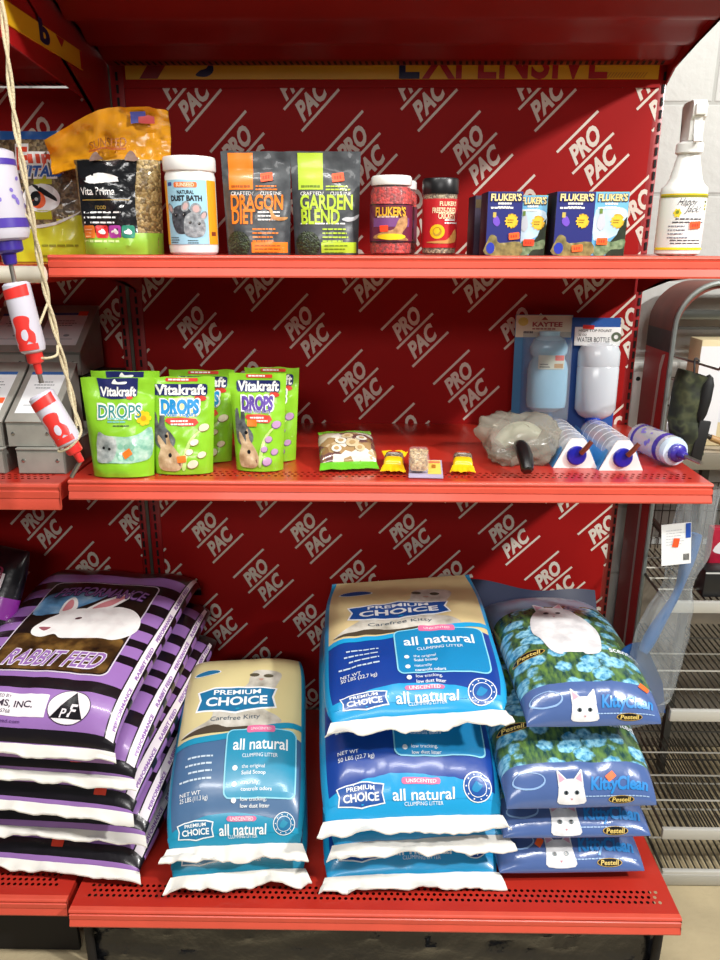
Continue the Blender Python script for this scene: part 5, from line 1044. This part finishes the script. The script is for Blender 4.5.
t = hang_bottle('small_animal_bottle', 'clear purple printed bottle lying at the right end of the middle shelf', .030, .1, (.548, 1.565, ZM + .0325), (.576, 1.442, ZM + .0325), clear('#e4def4', .35, .1), art_purple, M('#cfe2f2', .3, coat=.4), UBL if False else M('#3a2f9a', .35, coat=.3), .052)

# ================================================================ bottles tied to the hanging cord
CORD = M('#cdbf9c', .8, bump=.4, bscale=300)
t = thing('hanging_cord', 'twisted beige cord hanging at the left with three bottles tied on', 'cord', (-.59, 1.262, 1.80))
base = V(t.location); P_ = [(-.597, 1.27, 1.905), (-.592, 1.262, 1.80), (-.593, 1.258, 1.67), (-.588, 1.256, 1.57), (-.580, 1.254, 1.45), (-.572, 1.254, 1.36), (-.558, 1.256, 1.25), (-.548, 1.258, 1.16)]
sp = path3(P_, 10)
for k in (0, 1):
    g = G(); g.tube([p - base + V((math.cos(i * .55 + k * PI) * .003, math.sin(i * .55 + k * PI) * .0024, 0)) for i, p in enumerate(sp)], .0026, CORD, 8); g.build('strand', t)
for i, lp in enumerate(([(-.594, 1.255, 1.545), (-.62, 1.222, 1.535), (-.60, 1.216, 1.53), (-.578, 1.232, 1.50), (-.582, 1.252, 1.47)], [(-.574, 1.252, 1.37), (-.585, 1.225, 1.33), (-.605, 1.222, 1.30), (-.585, 1.222, 1.284), (-.563, 1.235, 1.286), (-.566, 1.252, 1.30)], [(-.556, 1.256, 1.24), (-.545, 1.24, 1.19), (-.536, 1.236, 1.155), (-.55, 1.218, 1.133), (-.573, 1.222, 1.125), (-.548, 1.25, 1.16)])):
    g = G(); g.tube([V(p) - base for p in path3(lp, 8)], .0022, CORD, 8); g.build('tie_loop', t)
hang_bottle('small_animal_bottle', 'milky purple printed bottle hanging highest on the cord, at the left edge', .039, .1, (-.628, 1.222, 1.60), (-.616, 1.222, 1.468), MILK, art_purple, None, M('#3a2596', .35, coat=.3), .032)
hang_bottle('small_animal_bottle', 'white and red printed bottle hanging in the middle of the cord', .0215, .1, (-.611, 1.226, 1.405), (-.596, 1.226, 1.292), MILK, art_red, None, M('#e2302e', .35, coat=.3), .018, group='red printed bottles on the cord')
hang_bottle('small_animal_bottle', 'white and red printed bottle hanging lowest on the cord, its spout bent', .0225, .1, (-.597, 1.232, 1.222), (-.555, 1.232, 1.134), MILK, art_red, None, M('#e2302e', .35, coat=.3), .036, bend=(-.55, 0, -.83), group='red printed bottles on the cord')

# ================================================================ grey metal boxes on the neighbouring shelf
GALV = M('#a3a299', .4, .2, mottle=.15, scale=25); GALVD = M('#84837b', .42, .25, mottle=.2, scale=25); PAPER = M('#e9ebec', .5)
def trap(x, y, z, label, w=.094, d=.24, h=.050, lid=True, yaw=0, orange=None):
    t = thing('metal_box', label, 'box', (x, y + d / 2, z), (0, 0, math.radians(yaw)), 'grey metal boxes')
    g = G(); rise = .0 if not lid else d * .62; g.prism([(-d / 2, 0), (d / 2, 0), (d / 2, h - .003 + rise), (-d / 2, h - .003)], -w / 2, w / 2, GALVD); g.build('box_body', t)
    g = G(); g.box((0, -d / 2 - .0015, h / 2 - .002), (w - .004, .0015, h - .008), GALV); 
    for sx in (-.36, .36): g.lathe([(.004, 0), (.0035, .0015), (0, .002)], M('#b9b8b2', .25, .9), 12, xf=Matrix.Translation((sx * w, -d / 2 - .0022, h * .55)) @ Matrix.Rotation(PI / 2, 4, 'X'))
    g.build('front_plate', t)
    ra = math.atan2(rise, d); rl = Matrix.Rotation(ra, 3, 'X'); ll = math.hypot(d, rise); g = G(); g.box((0, 0, h + rise / 2), (w + .002, ll + .002, .004), GALV, .001, rot=rl); sf = lambda a, b, hh: V((0, 0, h + rise / 2)) + rl @ V((a, b, .002 + hh))
    if lid:
        g.poly(rrect(-w * .38, -d * .44, w * .38, d * .38), PAPER, sf, .0006); g.poly(rrect(-w * .38, d * .32, w * .38, d * .38), M('#2f5c9c', .5), sf, .0009); g.lines(-w * .22, d * .16, w * .44, 3, d * .06, d * .02, M('#8a8d92', .5), sf, .0009, 5, 'c'); g.poly(rrect(-w * .26, -d * .30, w * .26, -d * .28), M('#b9bcc0', .5), sf, .0009); g.poly(ell(w * .12, -d * .2, w * .06, d * .03, 12), M('#9aa0a6', .5), sf, .0009)
    g.build('lid', t)
    if orange: sticker(t, sf, orange[0] * w, orange[1] * d, .022, .016, 0, .0015, M('#ff6030', .5), False)
    return t
for i, x in enumerate((-.805, -.703)):
    side = ('left', 'right')[i]
    trap(x + (.0, .018)[i], 1.392, 1.0305, 'grey metal box at the bottom of the %s front pile' % side, lid=False)
    trap(x, 1.402, 1.0826, 'grey metal box with white paper label on top of the %s front pile' % side, d=.15, orange=((.25, -.2) if i == 0 else None))
t = thing('cardboard_riser', 'dark box holding up the rear grey metal boxes', 'box', (-.75, 1.735, 1.0305)); g = G(); g.box((0, 0, .075), (.24, .10, .15), M('#2a2724', .6), .002); g.build('carton', t)
trap(-.862, 1.655, 1.183, 'grey metal box at the back left, behind the middle hanging bottle', .105, .14, .052, True, 0); trap(-.745, 1.65, 1.183, 'grey metal box at the back with a red sticker', .118, .145, .052, True, 0, (.28, .36))

# ================================================================ things on and beside the wire rack
CAMO = clouds('camouflage_cloth', [(.35, '#14180f'), (.48, '#2a301c'), (.56, '#43472c'), (.68, '#1a1c12')], 30, .7, 0, 'Object', 2)
t = thing('camouflage_pouch', 'hanging camouflage cloth pouch with a black strap, beside the red arched frame', 'pouch', (.620, 1.50, 1.215))
g = G()
def cm(u, v):
    a = 2 * PI * u; rx = .030 - .004 * v + .006 * math.sin(v * 3); ry = .030; n = noise.noise(V((math.cos(a) * 1.5, math.sin(a) * 1.5, v * 4))) * .006
    x = (rx + n) * math.copysign(abs(math.cos(a)) ** .8, math.cos(a)); y = (ry + n) * math.sin(a); kx = -.012 * math.sin(v * PI) + .01 * v
    return V((x + kx, y, .004 - .168 * v + .55 * (-x) * (1 - v) * .5 - (.012 if .50 < v < .56 else 0)))
g.grid(cm, [i / 32 for i in range(32)], lin_(0, 1, 24), CAMO, closed=True); g.f([g.bm.verts.new(cm(i / 32, 1)) for i in range(32)][::-1], CAMO); g.build('cloth_body', t)
g = G(); g.box((.018, -.030, -.130), (.024, .006, .085), M('#101112', .6), .003, rot=Matrix.Rotation(math.radians(6), 3, 'Y')); g.build('strap', t, label='black strap'); g = G(); g.lathe([(.0, -.052), (.010, -.046), (.016, -.03), (.018, 0), (.016, .03), (.010, .044), (.0, .050)], M('#070808', .7), 24, sx=.75, sy=1.0, xf=Matrix.Translation((.017, -.020, -.045)) @ Matrix.Rotation(math.radians(6), 4, 'Y')); g.build('opening', t, label='black opening')
g = G(); g.tube(path3([(.0, .0, -.0), (.006, .02, .03), (.05, .10, .012), (.07, .20, .0)]), .002, M('#1a1a1a', .5), 6); g.build('cord_loop', t)
t = thing('paper_box', 'cream and white paper carton on the middle shelf of the wire rack', 'box', (.838, 1.82, .992)); g = G(); g.box((0, 0, .13), (.17, .07, .26), M('#d8c9a0', .55), .003); sf = flat(-.085, -.035, 0); g.poly(rrect(.0, .02, .065, .245), M('#e2e2e4', .5), sf, .0006); g.poly(rrect(.04, .06, .16, .20), M('#d3d8dc', .5), sf, .0004); g.lines(.075, .15, .08, 5, .016, .004, M('#8f979e', .5), sf, .0009, 2); g.build('carton', t)
t = thing('wooden_handle_tool', 'tool with a tan handle lying on the rack shelf behind the camouflage pouch', 'tool', (.80, 1.735, .992)); g = G(); g.tube([(-.09, .0, .075), (-.02, -.005, .035)], .006, M('#3a3833', .4, .6), 10); g.build('shaft', t); g = G(); g.tube([(-.02, -.005, .035), (.05, -.01, .009)], [.008, .009], M('#b98f58', .5, mottle=.2), 12); g.build('handle', t)
t = thing('plastic_bag', 'empty clear plastic bag lying on the rack shelf', 'bag', (.71, 1.77, .992)); g = G(); g.grid(lambda u, v: V((-.03 + .07 * u + .02 * v, -.02 + .05 * v, max(.0008, .12 * v * (1 - u * .5) + .012 * noise.noise(V((u * 4, v * 5, 3)))))), lin_(0, 1, 16), lin_(0, 1, 16), clear('#f2f2f4', .45, .2, '#c9cad2')); g.build('film', t)
t = thing('red_packet', 'small red and white packet on the upper wire shelf of the rack', 'packet', (.845, 1.70, .663)); g = G(); g.box((0, 0, .075), (.09, .03, .145), M('#b0203a', .35, coat=.3, mottle=.2, scale=60), .004); sf = flat(-.045, -.015, 0); g.poly(smooth([(.005, .09), (.03, .12), (.06, .1), (.085, .13), (.08, .09), (.04, .08)], 3), M('#e6dfe0', .4), sf, .0006); g.build('packet_body', t)
t = thing('dark_carton', 'black carton on the upper wire shelf of the rack behind the clear bag', 'box', (.835, 1.635, .663)); g = G(); g.box((0, 0, .035), (.15, .05, .068), M('#1a1b1d', .4), .002); g.poly(rrect(0, .062, .15, .066), M('#c9cbc8', .4), flat(-.075, -.025, 0), .0006); g.build('carton', t)
t = thing('wall_plate', 'narrow white plate fixed to the wall right of the red shelving', 'plate', (.668, 1.945, 1.05)); g = G(); g.box((0, 0, 0), (.026, .008, .20), M('#e8e8e4', .35), .010); g.lathe([(.006, 0), (.005, .003), (0, .004)], M('#2c2c2c', .4, .6), 14, xf=Matrix.Translation((0, -.004, .082)) @ Matrix.Rotation(PI / 2, 4, 'X')); g.build('plate', t)

# --- litter scoop in a long clear bag hung from the shelf end
t = thing('bagged_litter_scoop', 'blue litter scoop hanging in a long clear bag with a white tag at the right', 'scoop', (.580, 1.40, .975))
SB = M('#154a8a', .45)
# spine of the scoop, from the handle (top) to the lip, kept a hand's width in front of the rack
sp = path3([(.050, .01, -.07), (.035, .005, -.14), (.022, .0, -.20), (-.012, -.002, -.28), (-.035, -.01, -.33)], 8)
g = G(); g.tube(sp, [.011 + .003 * math.sin(i * .3) for i in range(len(sp))], M('#2f68a4', .45), 12); g.build('handle', t)
g = G()
def scoop(u, v, off=0):
    w_ = .030 + .032 * min(1, v * 1.8); x = -.050 + .035 * v + (u) * w_ * .9; bow = (1 - u * u)
    return V((x - .012, -.012 + .020 * bow * (1 - v * .4) + off, -.325 - .165 * v + .018 * u * (1 - .3 * v)))
g.grid(lambda u, v: scoop(u, v), lin_(-1, 1, 20), lin_(0, 1, 20), SB); g.grid(lambda u, v: scoop(-u, v, -.003), lin_(-1, 1, 20), lin_(0, 1, 20), SB); g.build('scoop_blade', t)
g = G(); FILM = clear('#f6f8f9', .20, .16, '#d3d8da')
def filmp(u, v):
    cx = .042 - .060 * v + .004 * math.sin(v * 6); hw = .040 + .022 * v ** 1.2 - .012 * max(0, v - .85) * 6; a = 2 * PI * u
    n = noise.noise(V((math.cos(a) * 1.6, math.sin(a) * 1.6, v * 6))) * .012 + noise.noise(V((math.cos(a) * 4, math.sin(a) * 4, v * 14))) * .005
    pinch = 1 - .45 * math.exp(-((v - .38) / .08) ** 2)
    return V((cx + hw * pinch * math.cos(a) + n, (.020 + .012 * math.sin(v * PI)) * math.sin(a) + n * .6 - .004, .035 - .54 * v + .02 * math.cos(a) * (v > .9)))
g.grid(filmp, [i / 40 for i in range(40)], lin_(0, 1, 60), FILM, closed=True); g.build('clear_bag', t)
g = G(); rt = Matrix.Rotation(math.radians(-7), 3, 'Y'); g.box((-.008, -.034, -.075), (.058, .0012, .088), M('#eef0f1', .5), rot=rt); sf = lambda a, b, h: V((-.008, -.0346 - h, -.075)) + rt @ V((a, 0, b)); g.lines(-.02, .030, .04, 6, .006, .0012, M('#b9bdc4', .5), sf, .0004, 2)
for i in range(6): g.poly(rrect(.014 + i * .002, -.036, .0152 + i * .002, -.022), BLACK, sf, .0004)
g.poly(rrect(.018, .012, .028, .043), M('#1f4fb0', .4), sf, .0006); g.build('paper_tag', t, label='white paper tag'); sticker(t, sf, -.001, .004, .012, .019, -.2, .0012, M('#ff5a28', .5), False)
g = G(); g.tube([(.045, -.002, .03), (.045, 0, .042)], .003, STEEL, 8); g.tube([(.045, 0, .040), (.03, .0, .044), (.005, .01, .0385)], .0022, STEEL, 8); g.build('hook', t)
